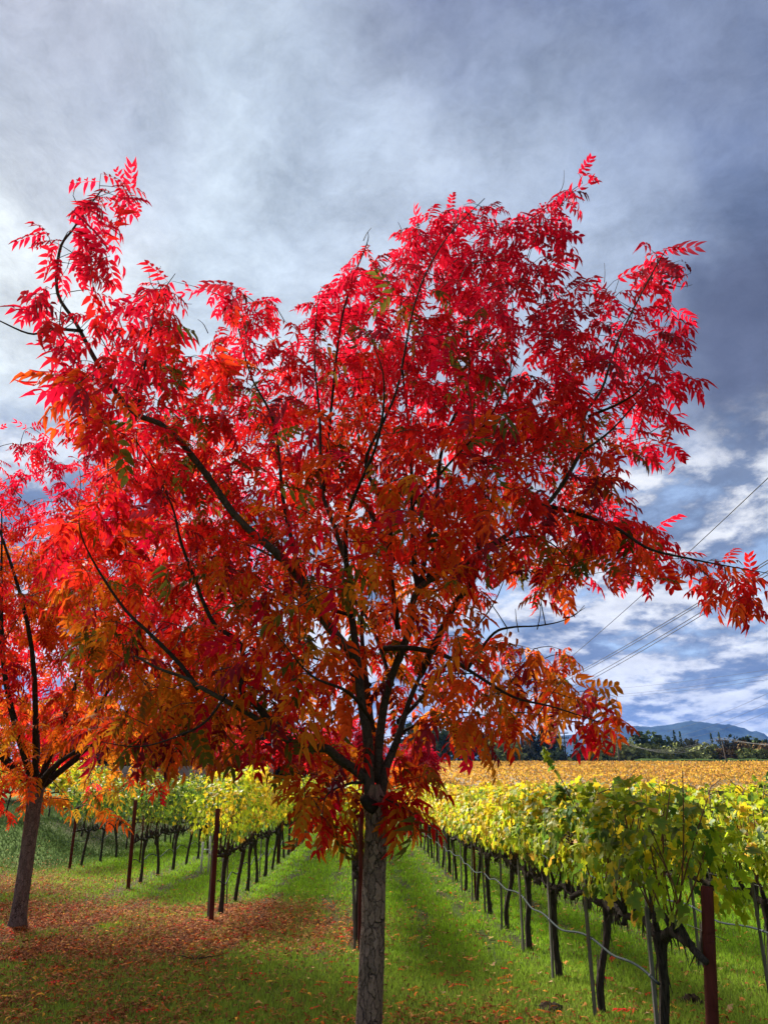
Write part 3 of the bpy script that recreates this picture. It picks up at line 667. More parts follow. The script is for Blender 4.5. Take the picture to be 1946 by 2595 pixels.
def simple_tree(name, x, y, h_fork, top, rx, label, cat, seed, nt=420, per=4, sc_leaf=.26, pal=None, tw_r=.006, trunk_r=.11, lean=(0, 0), tmpl=None, group=None, shift=0.0, z0=None, matt=None, limbs=9, flat=False):
    """a smaller or farther broadleaf tree: forked trunk, limbs, twigs, and foliage spread through an uneven crown"""
    r = np.random.default_rng(seed); z0 = gzf(x, y) if z0 is None else z0
    root = empty(name, (x, y, z0)); tag(root, label, cat, group)
    fork = np.array([lean[0], lean[1], h_fork]); pts = spline([(-.0, 0, -.15), (lean[0] * .3, lean[1] * .3, h_fork * .45), fork], 24)
    zz = pts[:, 2]; rad = trunk_r * (.82 + .35 * np.exp(-np.maximum(zz, 0) / .12) + .16 * np.exp(-((zz - h_fork) / .18) ** 2))
    m = MB(); m.tube(pts, rad, 20, wob=.025, seed=seed); m.build('trunk', M_BARK2 if matt is None else matt, root)
    cz = (top + h_fork) / 2 + .15 * (top - h_fork) * 0; rz = (top - h_fork) / 2 + .15; nodes = []
    for i in range(limbs):
        a = 2 * math.pi * i / limbs * 1.0 + r.uniform(-.4, .4); el = r.uniform(.15, 1.25); L = r.uniform(.6, .95)
        e = fork + np.array([math.cos(a) * rx * L * math.cos(el * .8), math.sin(a) * rx * L * math.cos(el * .8), .15 * rz + (2 * rz - .5) * L * math.sin(el) * .9])
        mid = fork + (e - fork) * .45 + np.array([0, 0, -.04 * rz]) + r.normal(0, .08 * rx, 3)
        q = spline([fork - (0, 0, .08), mid, e], 12); rr = np.linspace(trunk_r * r.uniform(.35, .6), .008, 12)
        m = MB(); m.tube(q, rr, 7, wob=.05, seed=i); m.build('branch', M_LIMB, root); nodes.append(q[3:])
    nodes = np.vstack(nodes); T = []
    c = np.array([lean[0], lean[1], h_fork + rz * .92])
    while len(T) < nt:
        v = r.normal(size=3); v /= np.linalg.norm(v); q = v * r.random() ** .45
        w = 1 + .25 * mnoise.noise(Vector(v * 1.7) + Vector((seed, 0, 0))) + .22 * mnoise.noise(Vector(v * 4.1) + Vector((0, seed, 0)))
        q = c + q * np.array([rx, rx, rz]) * w
        if q[2] < h_fork - .55: continue
        if mnoise.noise(Vector(q) * 1.3 + Vector((seed, 1, 2))) < -.28: continue
        T.append(q)
    tw = grow(nodes, None, np.array(T)); mt = twig_mesh(tw, 3, tw_r); tag(mt.build('twigs', M_TWIG, root), kind='stuff')
    O, AX, NO = leaf_frames(tw, per)
    h = (O[:, 2] - h_fork) / (top - h_fork); nz = np.array([mnoise.noise(Vector(q) * .8 + Vector((seed, 0, 0))) for q in O])
    rd = np.linalg.norm((O - c) / np.array([rx, rx, rz]), axis=1); s = .62 * h + .25 * rd + .45 * nz + rng.normal(0, .08, len(O)) + shift
    keys = np.array([-.15, .1, .3, .46, .62, .85]) if pal is None else np.linspace(-.1, 1, len(pal)); p = np.array([OLIV, GOLD, ORNG, SCAR, RED, CRIM]) if pal is None else np.array(pal)
    C = np.stack([np.interp(s, keys, p[:, k]) for k in range(3)], -1) * (.7 + .6 * rng.random((len(O), 1)))
    t = tmpl or PIST; pick = rng.integers(0, len(t), len(O)); sl = rng.uniform(.65, 1.2, len(O)) * sc_leaf
    V, F, C = place(t, pick, O, AX, NO, sl, C); f = obj('foliage', mesh_np('foliage', V, F, M_RED, C), root); tag(f, kind='stuff')
    return root
GRP = 'red autumn trees in a line'
simple_tree('pistache_tree', -4.83, 11.4, 1.78, 7.3, 2.9, 'second tree in the line, bare leaning trunk at the left edge, orange lower leaves', 'tree', 21, nt=1250, per=3.6, sc_leaf=.21, trunk_r=.118, lean=(-.10, .2), group=GRP, shift=.12)
simple_tree('pistache_tree', -10.2, 17.6, 1.8, 6.2, 2.7, 'third tree in the line, mostly outside the left edge behind the leaning trunk', 'tree', 22, nt=420, per=4, sc_leaf=.30, trunk_r=.12, lean=(.1, 0), tmpl=PIST_FAR, group=GRP, shift=.02)
BG = 'red and orange trees in front of the dark building'
for i, (x, y, top, rx, sh, lab) in enumerate([
        (-14.2, 52, 6.6, 2.9, -.05, 'orange red tree standing left of the dark building'),
        (-11.6, 55, 5.6, 2.6, .04, 'red orange tree in front of the dark building wall'),
        (-8.9, 50, 3.9, 1.7, -.10, 'small orange tree before the right part of the dark building'),
        (-5.6, 57, 5.4, 2.2, .12, 'red tree just right of the dark building corner'),
        (-2.6, 54, 5.8, 2.6, .0, 'orange red tree seen just left of the main trunk'),
        (1.9, 46, 3.7, 1.15, .12, 'small pinkish red tree just right of the main trunk'),
        (-18.5, 47, 6.4, 3.0, .05, 'red tree beyond the far left vines'),
        (-22.5, 45, 6.0, 3.0, -.12, 'orange tree farthest left beyond the vines')]):
    simple_tree('pistache_tree', x, y, 1.5, top, rx, lab, 'tree', 40 + i, nt=170, per=5, sc_leaf=.62, trunk_r=.10, tmpl=PIST_FAR, tw_r=.014, group=BG, shift=sh + .1, limbs=6)

# ------------------------------------------------------------------ grapevines
VL2 = [vine_leaf(s, 2) for s in range(5)]; VL1 = [vine_leaf(s + 10, 1) for s in range(4)]; VL0 = [vine_leaf(s + 20, 0) for s in range(3)]
GREEN = np.array([.10, .19, .02]); DKGR = np.array([.045, .10, .022]); YGRN = np.array([.34, .43, .018]); YEL = np.array([.62, .46, .02]); AMB = np.array([.60, .33, .045]); BRN = np.array([.20, .09, .035]); BLUG = np.array([.07, .12, .06])
PALS = {'green': ([GREEN, DKGR, YGRN, YEL, BLUG, AMB], [.42, .10, .30, .08, .07, .03]),
        'lime': ([YGRN, GREEN, YEL, DKGR, BLUG, AMB], [.40, .28, .14, .08, .05, .05]),
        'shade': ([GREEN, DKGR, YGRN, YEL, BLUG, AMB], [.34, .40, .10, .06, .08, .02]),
        'mixed': ([YGRN, GREEN, YEL, AMB, DKGR, BRN], [.46, .20, .20, .06, .06, .02]),
        'yellow': ([YEL, YGRN, AMB, GREEN, BRN], [.44, .34, .12, .07, .03]),
        'gold': ([YEL, AMB, YGRN, BRN, GREEN], [.36, .30, .18, .08, .08])}
def vine_canopy(seed, n, pal, lod, length=1.5, ztop=1.60, zbot=1.07, width=.38, size=.125):
    r = np.random.default_rng(seed); cols, w = PALS[pal]; cols = np.array(cols)
    y = r.uniform(-length * .56, length * .56, n); side = r.choice([-1, 1], n); kind = r.random(n)
    ridge = .10 * np.sin(y * 5 + seed) + .07 * np.sin(y * 11.3 + 2 * seed); hang = .07 * np.sin(y * 6.1 + 1.7 * seed) + .05 * np.sin(y * 14 + seed)
    z = r.uniform(0, 1, n); zb = zbot + hang; zt = ztop + ridge
    z = zb + (zt - zb) * z ** .85
    prof = width * (.55 + .5 * np.sin(np.clip((z - zb) / (zt - zb), 0, 1) * math.pi * .85 + .3)); depth = r.random(n) ** .5
    x = side * prof * depth + r.normal(0, .03, n)
    top = kind < .26; x[top] = r.uniform(-1, 1, top.sum()) * width * .95; z[top] = (zt + r.normal(.0, .06, n))[top] - .25 * (x[top] / width) ** 2
    O = np.stack([x, y, z], -1)
    out = np.stack([side * (.9 + 0 * x), r.normal(0, .5, n), .35 + .3 * r.normal(size=n)], -1); out[top] = np.stack([x[top] * .8, r.normal(0, .4, top.sum()), np.ones(top.sum())], -1)
    AX = np.stack([side * r.uniform(.0, .7, n), r.normal(0, .5, n), -1 + .3 * r.normal(size=n)], -1); AX[top] = np.stack([x[top] / width + r.normal(0, .5, top.sum()), r.normal(0, .7, top.sum()), r.normal(-.2, .3, top.sum())], -1)
    # leafy shoots that stick out above the canopy
    ns_ = max(4, int(n * .008)); per_ = 7; k0 = 0
    for q_ in range(ns_):
        bx, by = r.uniform(-.8, .8) * width, r.uniform(-.5, .5) * length; dx_, dy_, hh = r.normal(0, .12), r.normal(0, .16), r.uniform(.05, .20)
        for t_ in range(per_):
            f_ = (t_ + 1) / per_; O[k0] = (bx + dx_ * f_ ** 2 + r.normal(0, .02), by + dy_ * f_ ** 2 + r.normal(0, .02), ztop + hh * f_ + .03); AX[k0] = (r.normal(), r.normal(), -.3); k0 += 1
    # neighbouring leaves share a colour: pick by noise
    q = np.array([mnoise.noise(Vector(o) * 2.6 + Vector((seed * 3, 0, 0))) for o in O]) * .75 + r.random(n) * .5
    o_ = np.argsort(np.argsort(q)) / n; cw = np.cumsum(w) / np.sum(w); ci = np.searchsorted(cw, .35 * r.random(n) + .65 * o_); ci = np.clip(ci, 0, len(cols) - 1)
    C = cols[ci] * (.7 + .55 * r.random((n, 1))); E = C + (np.where(r.random((n, 1)) < .4, YEL, C) - C) * .6
    tm = (VL0, VL1, VL2)[lod]; pick = r.integers(0, len(tm), n); s = size * (.6 + .65 * r.random(n))
    return tm, pick, O, AX, out, s, C, E
def canopy_mesh(*a, **k):
    tm, pick, O, AX, NO, s, C, E = vine_canopy(*a, **k); V, F, C = place(tm, pick, O, AX, NO, s, C, E, .5); return mesh_np('foliage', V, F, M_VINE, C)
def vine_wood(seed, near, length=1.5, tilt=0.0):
    """trunk, cordon and canes as meshes in the vine's own space (row runs along y)"""
    r = np.random.default_rng(seed); out = {}
    H = .80; hx, hy = tilt + r.normal(0, .02), r.normal(0, .05)
    tp = spline([(0, 0, -.06), (hx * .25 + r.normal(0, .012), r.normal(0, .015), .25), (hx * .6 + r.normal(0, .012), hy * .5, .55), (hx, hy, H)], 16 if near else 8)
    zz = np.linspace(0, 1, len(tp)); m = MB()
    m.tube(tp, .028 + .010 * np.exp(-zz * 8) + .016 * np.exp(-((zz - 1) / .16) ** 2), 14 if near else 7, wob=.10, flute=.12, seed=seed)
    if near:      # shreds of loose bark
        for i in range(14):
            t = int(r.integers(2, 13)); a = r.uniform(0, 6.28); o = tp[t] + np.array([math.cos(a), math.sin(a), 0]) * .040
            m.tube([o + (0, 0, .06), o + np.array([math.cos(a), math.sin(a), 0]) * .006, o + np.array([math.cos(a) * .02, math.sin(a) * .02, -.07])], [.003, .005, .001], 3, cap=False)
    out['trunk'] = m.mesh('trunk', M_VTRUNK)
    m = MB(); head = np.array([hx, hy, H]); spurs = []
    for sd in (-1, 1):
        L = length * .53; k = 8; ys = np.linspace(0, 1, k)
        p = np.stack([hx * (1 - ys) + r.normal(0, .015, k), hy + sd * L * ys, H - .02 + .05 * np.sin(ys * 3) + r.normal(0, .014, k)], -1)
        m.tube(spline(p, 14 if near else 8), np.linspace(.030, .018, 14 if near else 8), 9 if near else 5, wob=.16, seed=seed + sd)
        for s in np.linspace(.12, .95, 5):
            b = p[int(s * (k - 1))]; e = b + np.array([r.normal(0, .03), r.normal(0, .03), r.uniform(.07, .15)]); spurs.append(e)
            m.tube([b, (b + e) / 2 + r.normal(0, .008, 3), e], [.018, .020, .013], 6 if near else 4, wob=.15, seed=seed)
            if near:
                for _ in range(2):
                    c_ = b + np.array([r.normal(0, .03), r.normal(0, .03), -.01]); m.tube([c_, c_ + np.array([r.normal(0, .02), r.normal(0, .02), -r.uniform(.04, .13)])], [.007, .002], 4, cap=False)
    out['cordon'] = m.mesh('cordon', M_VTRUNK)
    canes = []
    for e in spurs:
        for _ in range(2 if near else 1):
            t = e + np.array([r.uniform(-.26, .26), r.normal(0, .16), r.uniform(.45, .85)]); mid = (e + t) / 2 + np.array([r.normal(0, .06), r.normal(0, .05), -.02])
            canes.append(spline([e - (0, 0, .02), mid, t], 7))
    for _ in range(2 if near else 1):
        b = np.array([r.uniform(-.2, .2), r.uniform(-.6, .6), 1.35]); canes.append(spline([b, b + np.array([r.normal(0, .05), r.normal(0, .05), .3]), b + np.array([r.normal(0, .2), r.normal(0, .2), r.uniform(.25, .45)])], 7))
    if near: out['canes'] = []
    mm = MB()
    for c in canes:
        if near: m = MB(); m.tube(c, np.linspace(.0058, .003, 7), 6, wob=.08, seed=seed); out['canes'].append(m.mesh('cane', M_CANE))
        else: mm.tube(c, np.linspace(.006, .003, 7), 3, cap=False)
    if not near: out['cane_all'] = mm.mesh('canes', M_CANE)
    return out
def stake_mesh(h=.95, w=.011):
    m = MB(); m.box((-w, -w, -.05), (w, w, h)); m.box((-w, -w * .3, h), (w, w * .3, h + .004)); return m.mesh('stake', M_STAKE, False)
STAKE = stake_mesh()
WOODS = [vine_wood(100 + i, False, tilt=(.05, -.06, .0, .08)[i]) for i in range(4)]
WOODN = [vine_wood(200 + i, True, tilt=(.02, .07, -.05)[i]) for i in range(3)]
CAN = {}
for pal in PALS:
    CAN[pal] = [canopy_mesh(300 + i + 17 * len(pal), 620, pal, 1, size=.125) for i in range(3)]
CANL = {pal: [canopy_mesh(400 + i + 17 * len(pal), 700, pal, 1, size=.125, ztop=1.84, width=.42) for i in range(3)] for pal in PALS}
CANF = {pal: [canopy_mesh(500 + i + 17 * len(pal), 330, pal, 0, size=.19) for i in range(2)] for pal in PALS}
ORD = ['first', 'second', 'third', 'fourth', 'fifth', 'sixth', 'seventh', 'eighth', 'ninth', 'tenth', 'eleventh', 'twelfth', 'thirteenth', 'fourteenth', 'fifteenth', 'sixteenth', 'seventeenth', 'eighteenth', 'nineteenth', 'twentieth', 'twenty-first', 'twenty-second', 'twenty-third', 'twenty-fourth', 'twenty-fifth', 'twenty-sixth', 'twenty-seventh', 'twenty-eighth', 'twenty-ninth', 'thirtieth', 'thirty-first', 'thirty-second', 'thirty-third', 'thirty-fourth', 'thirty-fifth', 'thirty-sixth', 'thirty-seventh', 'thirty-eighth', 'thirty-ninth', 'fortieth']
COLW = {'shade': 'dark green', 'lime': 'lime green', 'green': 'green-leaved', 'mixed': 'yellow-green', 'yellow': 'yellow-leaved', 'gold': 'golden-leaved'}
RZ = math.atan2(0.0282, 0.9996)
LEAFLIB = {}
def near_vine(x, y, k, seed, pal, label, group, nleaf, objects, size=.15, ztop=1.60, stake_dx=-.06, cluster=False, zbot=1.08, width=.40):
    root = empty('grapevine', (x, y, gzf(x, y)), RZ); tag(root, label, 'grapevine', group)
    W = WOODN[k % 3]; obj('trunk', W['trunk'], root); obj('cordon', W['cordon'], root)
    for c in W['canes']: obj('cane', c, root)
    tm, pick, O, AX, NO, s, C, E = vine_canopy(seed, nleaf, pal, 2, size=size, ztop=ztop, zbot=zbot, width=width)
    Ow = O @ np.array([[math.cos(RZ), math.sin(RZ), 0], [-math.sin(RZ), math.cos(RZ), 0], [0, 0, 1]]) + np.array([x, y, 0])
    d = np.linalg.norm(Ow - np.array([0, 0, CH]), axis=1) - .5 * np.sign(-(O[:, 0])) ; big = np.argsort(d)[:objects]; mask = np.ones(len(O), bool); mask[big] = False
    V, F, Cc = place(tm, pick[mask], O[mask], AX[mask], NO[mask], s[mask], C[mask], E[mask], .5); tag(obj('foliage', mesh_np('foliage', V, F, M_VINE, Cc), root), kind='stuff')
    cols = np.array([GREEN, DKGR, YGRN, YEL, AMB, BLUG, GREEN * 1.5, YGRN * .7])
    from mathutils import Matrix
    for i in big:
        ci = int(np.argmin(np.abs(cols - C[i]).sum(1))); key = (int(pick[i]), ci)
        if key not in LEAFLIB:
            tv, tf, ts = VL2[key[0]]; base = np.repeat(cols[ci][None], len(tv), 0); LEAFLIB[key] = mesh_np('leaf', tv, tf, M_VINE, base + (np.array([YEL]) * .8 - base) * ts[:, None] * .18)
        ax = Vector(AX[i]).normalized(); no = Vector(NO[i]); no = (no - ax * no.dot(ax)).normalized(); ya = no.cross(ax)
        o = bpy.data.objects.new('leaf', LEAFLIB[key]); col.objects.link(o); o.parent = root
        o.location = O[i]; o.rotation_euler = Matrix((ax, ya, no)).transposed().to_euler(); o.scale = (s[i],) * 3
    if cluster:
        r = np.random.default_rng(5); m = MB(); c = np.array([-.38, .5, 1.38])
        for i in range(34):
            t = i / 34; q = c + np.array([r.normal(0, .022 * (1.3 - t)), r.normal(0, .022 * (1.3 - t)), -.11 * t]); rr = .0085
            th = np.linspace(0, 2 * math.pi, 7)[:-1]; V = [q + (0, 0, rr)] + [q + (rr * math.cos(a), rr * math.sin(a), 0) for a in th] + [q - (0, 0, rr)]
            m.add(V, [(0, j + 1, (j + 1) % 6 + 1) for j in range(6)] + [(7, (j + 1) % 6 + 1, j + 1) for j in range(6)])
        m.build('grape_cluster', rough_mat('dried_grape', (.03, .008, .012), (.07, .02, .025), (40, 40, 40), .6, .3), root)
    return root
def far_vine(x, y, i, pal, label, group, lod=1, rz=RZ, tall=False):
    root = empty('grapevine', (x, y, gzf(x, y)), rz); tag(root, label, 'grapevine', group)
    W = WOODS[i % 4]; obj('trunk', W['trunk'], root); obj('cordon', W['cordon'], root); obj('canes', W['cane_all'], root)
    o = obj('foliage', (CANL[pal][i % 3] if tall else (CAN if lod else CANF)[pal][i % (3 if lod else 2)]), root); tag(o, kind='stuff')
    if random.random() < .5: o.rotation_euler = (0, 0, math.pi)
    o.scale = (1, 1, random.uniform(.96, 1.06))
    return root
def stake(x, y, label, group='stakes beside the vines', h=1.0):
    o = bpy.data.objects.new('vine_stake', STAKE); col.objects.link(o); o.location = (x, y, gzf(x, y)); o.rotation_euler = (random.gauss(0, .03), random.gauss(0, .03), random.random()); o.scale = (1, 1, h)
    tag(o, label, 'stake', group)
def plan_row(name_txt, x0, y0, first, n, pals, group, near=0, nl=(), start_lod=26, tall=False):
    for i in range(n):
        y = y0 + first + i * 1.42; x = row_x(x0, y0, y); pal = pals[min(i, len(pals) - 1)]
        if i < 40: lab = f'{ORD[i]} {COLW[pal]} grapevine from the near end of {name_txt}'
        else: lab = f'{COLW[pal]} grapevine far down {name_txt}'
        if i < near: near_vine(x, y, i, 700 + i + int(10 * abs(x0)), pal, lab, group, *nl[i])
        else: far_vine(x, y, i + int(abs(x0)), pal, lab, group, 1 if y < start_lod else 0, RZ, tall)
# right-hand row (its end post is nearest the camera)
RA = 'the row right of the main tree'
plan_row(RA, 1.80, 5.0, .72, 24, ['lime', 'lime', 'mixed', 'yellow', 'yellow', 'mixed', 'yellow', 'yellow', 'gold', 'yellow'], 'grapevines in the row right of the main tree', near=6,
         nl=[(760, 130, .13, 1.55, -.06, True, 1.0), (780, 70, .125, 1.55), (800, 40, .12, 1.56), (860, 0, .12, 1.58), (800, 0, .12, 1.54), (800, 0, .12, 1.56)])
RB = 'the second row from the right edge'
plan_row(RB, 3.42, 2.6, .6, 26, ['green', 'green', 'green', 'mixed', 'green', 'mixed', 'mixed', 'yellow', 'mixed', 'gold', 'yellow'], 'grapevines in the second row on the right', near=5,
         nl=[(400, 0, .13, 1.44), (500, 0, .13, 1.44), (700, 30, .13, 1.46), (700, 30, .12, 1.48), (700, 0, .12, 1.5)])
plan_row('the row behind the main trunk', -.32, 9.8, .8, 20, ['mixed', 'yellow', 'mixed', 'green'], 'grapevines in the row behind the main trunk', near=2, nl=[(560, 40), (600, 0)])
plan_row('the row left of the main tree', -2.40, 12.0, .75, 19, ['mixed', 'yellow', 'gold', 'mixed', 'yellow', 'mixed'], 'grapevines in the row left of the main tree', tall=True)
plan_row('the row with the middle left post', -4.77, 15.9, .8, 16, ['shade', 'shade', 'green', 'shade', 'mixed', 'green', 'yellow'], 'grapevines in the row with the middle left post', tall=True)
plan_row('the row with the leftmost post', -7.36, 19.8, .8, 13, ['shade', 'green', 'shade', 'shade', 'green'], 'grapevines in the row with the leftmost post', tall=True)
for k, (x0, nm) in enumerate([(5.35, 'third'), (7.3, 'fourth'), (9.25, 'fifth'), (11.2, 'sixth'), (13.2, 'seventh')]):
    y0 = max(3.0, x0 * 1.75); n = int((40 - y0) / 1.42)
    plan_row(f'the {nm} row on the right', x0 - .0, y0, 0, n, ['mixed', 'green', 'yellow', 'mixed', 'gold', 'yellow', 'gold'] if k < 2 else ['mixed', 'gold', 'yellow', 'gold'], f'grapevines in the {nm} row on the right', start_lod=20)
# the block beyond the grass strip at the far left
for k, (yy, nn) in enumerate(((25.6, 7), (28.4, 8))):
    for i in range(nn):
        x = -13.6 + i * 1.42 - k * .8; lab = f'{ORD[i]} vine from the left of the {("front", "back")[k]} far-left cross row, beyond the grass strip'
        far_vine(x, yy + .05 * i, i, ('gold', 'mixed', 'yellow')[(i + k) % 3], lab, 'grapevines beyond the grass strip', 1, math.pi / 2)

# stakes of the right-hand row
for i in range(0, 14):
    y = 5.0 + .72 + i * 1.42 - .05; stake(row_x(1.80, 5, y) - .085, y - .06, f'thin weathered stake beside the {ORD[i]} vine of the row right of the main tree')
for i in range(2, 8):
    y = 2.6 + .6 + i * 1.42; stake(row_x(3.42, 2.6, y) - .07, y - .05, f'thin stake beside the {ORD[i]} vine of the second right row')
for i in (1, 4, 7): 
    y = 12.75 + i * 1.42; stake(row_x(-2.4, 12, y) - .08, y - .3, f'thin grey stake beside the {ORD[i]} vine of the row left of the main tree')
stake(-.33, 9.95, 'slim grey stake leaning out from behind the main trunk', h=.95)
stake(-2.52, 12.35, 'pale slim stake just behind the nearest left rusty post', h=.95)

# long shoot sticking up out of the right-hand row
def long_shoot():
    base = P(1290, 1830, 6.9); root = empty('vine_shoot', base); b = np.array(base)
    p = [P(1290, 1830, 6.9), P(1245, 1750, 6.8), P(1215, 1690, 6.7), P(1185, 1640, 6.65), P(1172, 1612, 6.6)]
    q = spline(p, 16) - b; m = MB(); m.tube(q, np.linspace(.006, .002, 16), 6); m.build('cane', M_CANE, root)
    r = np.random.default_rng(3)
    for k, i in enumerate((9, 10, 11, 12, 13, 14, 15, 12, 14, 10)):
        tv, tf, ts = VL2[k % 5]; c = (YGRN * .6, GREEN * 1.5, GREEN, YGRN * .8)[k % 4]; o = obj('leaf', mesh_np('leaf', tv, tf, M_VINE, np.repeat(np.array([c]), len(tv), 0)), root, q[i])
        o.scale = (.13 - .005 * k,) * 3; o.rotation_euler = (r.uniform(-.6, .6), r.uniform(.5, 1.6), r.uniform(0, 6.28))
    tag(root, 'long bent vine shoot with green leaves rising above the right-hand row', 'vine shoot')
long_shoot()
def bare_shoot(pts, Y, label):
    b = np.array(P(*pts[0], Y)); m = MB(); m.tube(spline([P(*q, Y) for q in pts], 8) - b, np.linspace(.005, .002, 8), 5); o = m.build('bare_shoot', M_CANE, None, b); tag(o, label, 'vine shoot', 'bare shoots above the vines')
bare_shoot([(1345, 1710), (1365, 1670), (1385, 1655)], 8.6, 'thin dark bare shoot rising right of the long leafy shoot')
bare_shoot([(1425, 1720), (1400, 1690), (1392, 1668)], 8.2, 'short bare shoot with curled tip above the green vines')
bare_shoot([(1610, 1720), (1580, 1690), (1560, 1672)], 8.4, 'bare shoot leaning left above the vines near the right edge')
bare_shoot([(1590, 1735), (1605, 1705), (1575, 1690)], 7.8, 'kinked bare shoot lowest of those at the right edge')

# ------------------------------------------------------------------ row end posts, hoses, wires
def post(x, y, h, r, label, lean=(0, 0), buried=.3):
    root = empty('end_post', (x, y, gzf(x, y))); tag(root, label, 'post', 'rusty steel posts at the row ends'); m = MB()
    zs = np.array([-buried, 0, h * .33, h * .66, h - .006, h]); rr = np.array([r, r, r, r, r, r * .86])
    m.tube(np.stack([lean[0] * zs, lean[1] * zs, zs], -1), rr, 20); m.build('steel_pipe', M_RUST, root)
    if y < 8:
        for z in (.52, .545, .62, .86, .90):
            m = MB(); th = np.linspace(0, 2 * math.pi, 22); m.tube(np.stack([lean[0] * z + (r + .0015) * np.cos(th), lean[1] * z + (r + .0015) * np.sin(th), z + .012 * np.sin(th + z * 9)], -1), .0016, 5, cap=False); m.build('wire_wrap', M_RUST, root)
    return root
post(1.78, 5.0, 1.14, .035, 'thick rusty red steel post at the near end of the right-hand row', (.10, 0))
post(-.27, 9.85, 1.50, .026, 'rusty post half hidden behind the main trunk')
post(-2.40, 12.0, 1.47, .034, 'nearest of the three rusty posts on the left, in front of golden vines', (-.01, .0))
post(-4.77, 15.9, 1.56, .036, 'middle of the three rusty posts on the left, before green vines', (-.02, 0))
post(-7.36, 19.8, 1.36, .034, 'leftmost of the three rusty posts, topped by orange leaves', (.0, 0))
def inner_post(x, y, label):
    m = MB(); m.tube([(0, 0, -.2), (0, 0, 1.5)], .022, 8); o = m.build('line_post', M_RUST, None, (x, y, gzf(x, y))); tag(o, label, 'post', 'thin posts inside the rows')
inner_post(-6.2, 21.4, 'thin dark line post between the leftmost and middle left rows')
inner_post(row_x(-2.4, 12, 21), 21, 'thin dark line post among the vines left of the main tree')
inner_post(row_x(1.86, 5, 14.8), 14.8, 'thin dark line post partway down the right-hand row')

def hose(x0, y0, ya, yb, z, label, sag=.045, step=1.42, off=0.0, r=.0085, phase=0.0):
    ys = np.arange(ya, yb, .12); t = ((ys - ya - phase) / step) % 1; s = .5 + .5 * np.cos(2 * math.pi * t); zz = gz(ys * 0 + x0, ys) + z - sag * (1 - s ** .8) + .015 * np.sin(ys * 1.3)
    pts = np.stack([row_x(x0, y0, ys) + off + .02 * np.sin(ys * 2.1), ys, zz], -1)
    root = empty('irrigation_hose', pts[0]); tag(root, label, 'hose', 'irrigation hoses hung along the rows'); m = MB(); m.tube(pts - pts[0], r, 9 if y0 < 8 else 5); m.build('tube', M_HOSE, root)
    if y0 < 8:
        for k in range(0, 6):
            i = int((k * step + .15) / .12)
            if i < len(pts) - 1: m = MB(); q = pts[i] - pts[0]; q2 = pts[i + 1] - pts[0]; m.tube([q + (q2 - q) * .1, q + (q2 - q) * .35], r * 1.35, 8); m.build('clamp', M_CABLE, root)
hose(1.80, 5.0, 5.38, 38, .57, 'dark grey irrigation hose sagging along the right-hand row, with a cut near end', off=-.10, phase=.34)
hose(3.42, 2.6, 3.0, 38, .57, 'irrigation hose along the second row at the right edge', off=-.08, phase=.2)
hose(-2.40, 12.0, 12.2, 38, .50, 'irrigation hose along the row left of the main tree', sag=.10)
hose(-4.77, 15.9, 16.0, 36, .48, 'irrigation hose along the row with the middle left post', sag=.10)
hose(-7.36, 19.8, 19.8, 36, .62, 'irrigation hose along the row with the leftmost post', sag=.08)
def row_wire(x0, y0, z, label, off=0):
    ys = np.linspace(y0, 38, 40); pts = np.stack([row_x(x0, y0, ys) + off, ys, gz(ys * 0 + x0, ys) + z], -1); m = MB(); m.tube(pts - pts[0], .0022, 4, cap=False)
    o = m.build('trellis_wire', M_WIRE, None, pts[0]); tag(o, label, 'wire', 'trellis wires along the rows')
row_wire(1.96, 5.0, .86, 'thin trellis wire at arm height of the right-hand row')
row_wire(3.42, 2.6, .90, 'thin trellis wire of the second right row')
row_wire(-2.41, 12.0, .84, 'thin trellis wire of the row left of the main tree')
def drip_valve():
    x, y = -3.95, 18.6; root = empty('irrigation_valve', (x, y, gzf(x, y))); W = rough_mat('white_plastic', (.45, .45, .42), (.6, .6, .57), (8, 8, 8), .4, .05)
    for dx, h in ((-.07, .66), (.09, .78)): m = MB(); m.tube([(dx, 0, -.05), (dx, 0, h)], .022, 10); m.build('riser_pipe', W, root)
    m = MB(); m.tube([(.09, -.02, .42), (.20, -.03, .40)], .03, 10); m.tube([(.17, -.03, .34), (.17, -.03, .46)], .045, 12); m.build('valve', W, root)
    m = MB(); m.tube([(-.07, 0, .5), (.09, 0, .5)], .014, 8); m.build('crosspipe', W, root)
    tag(root, 'pair of white irrigation pipes with a valve between the left rows', 'irrigation valve')
drip_valve()

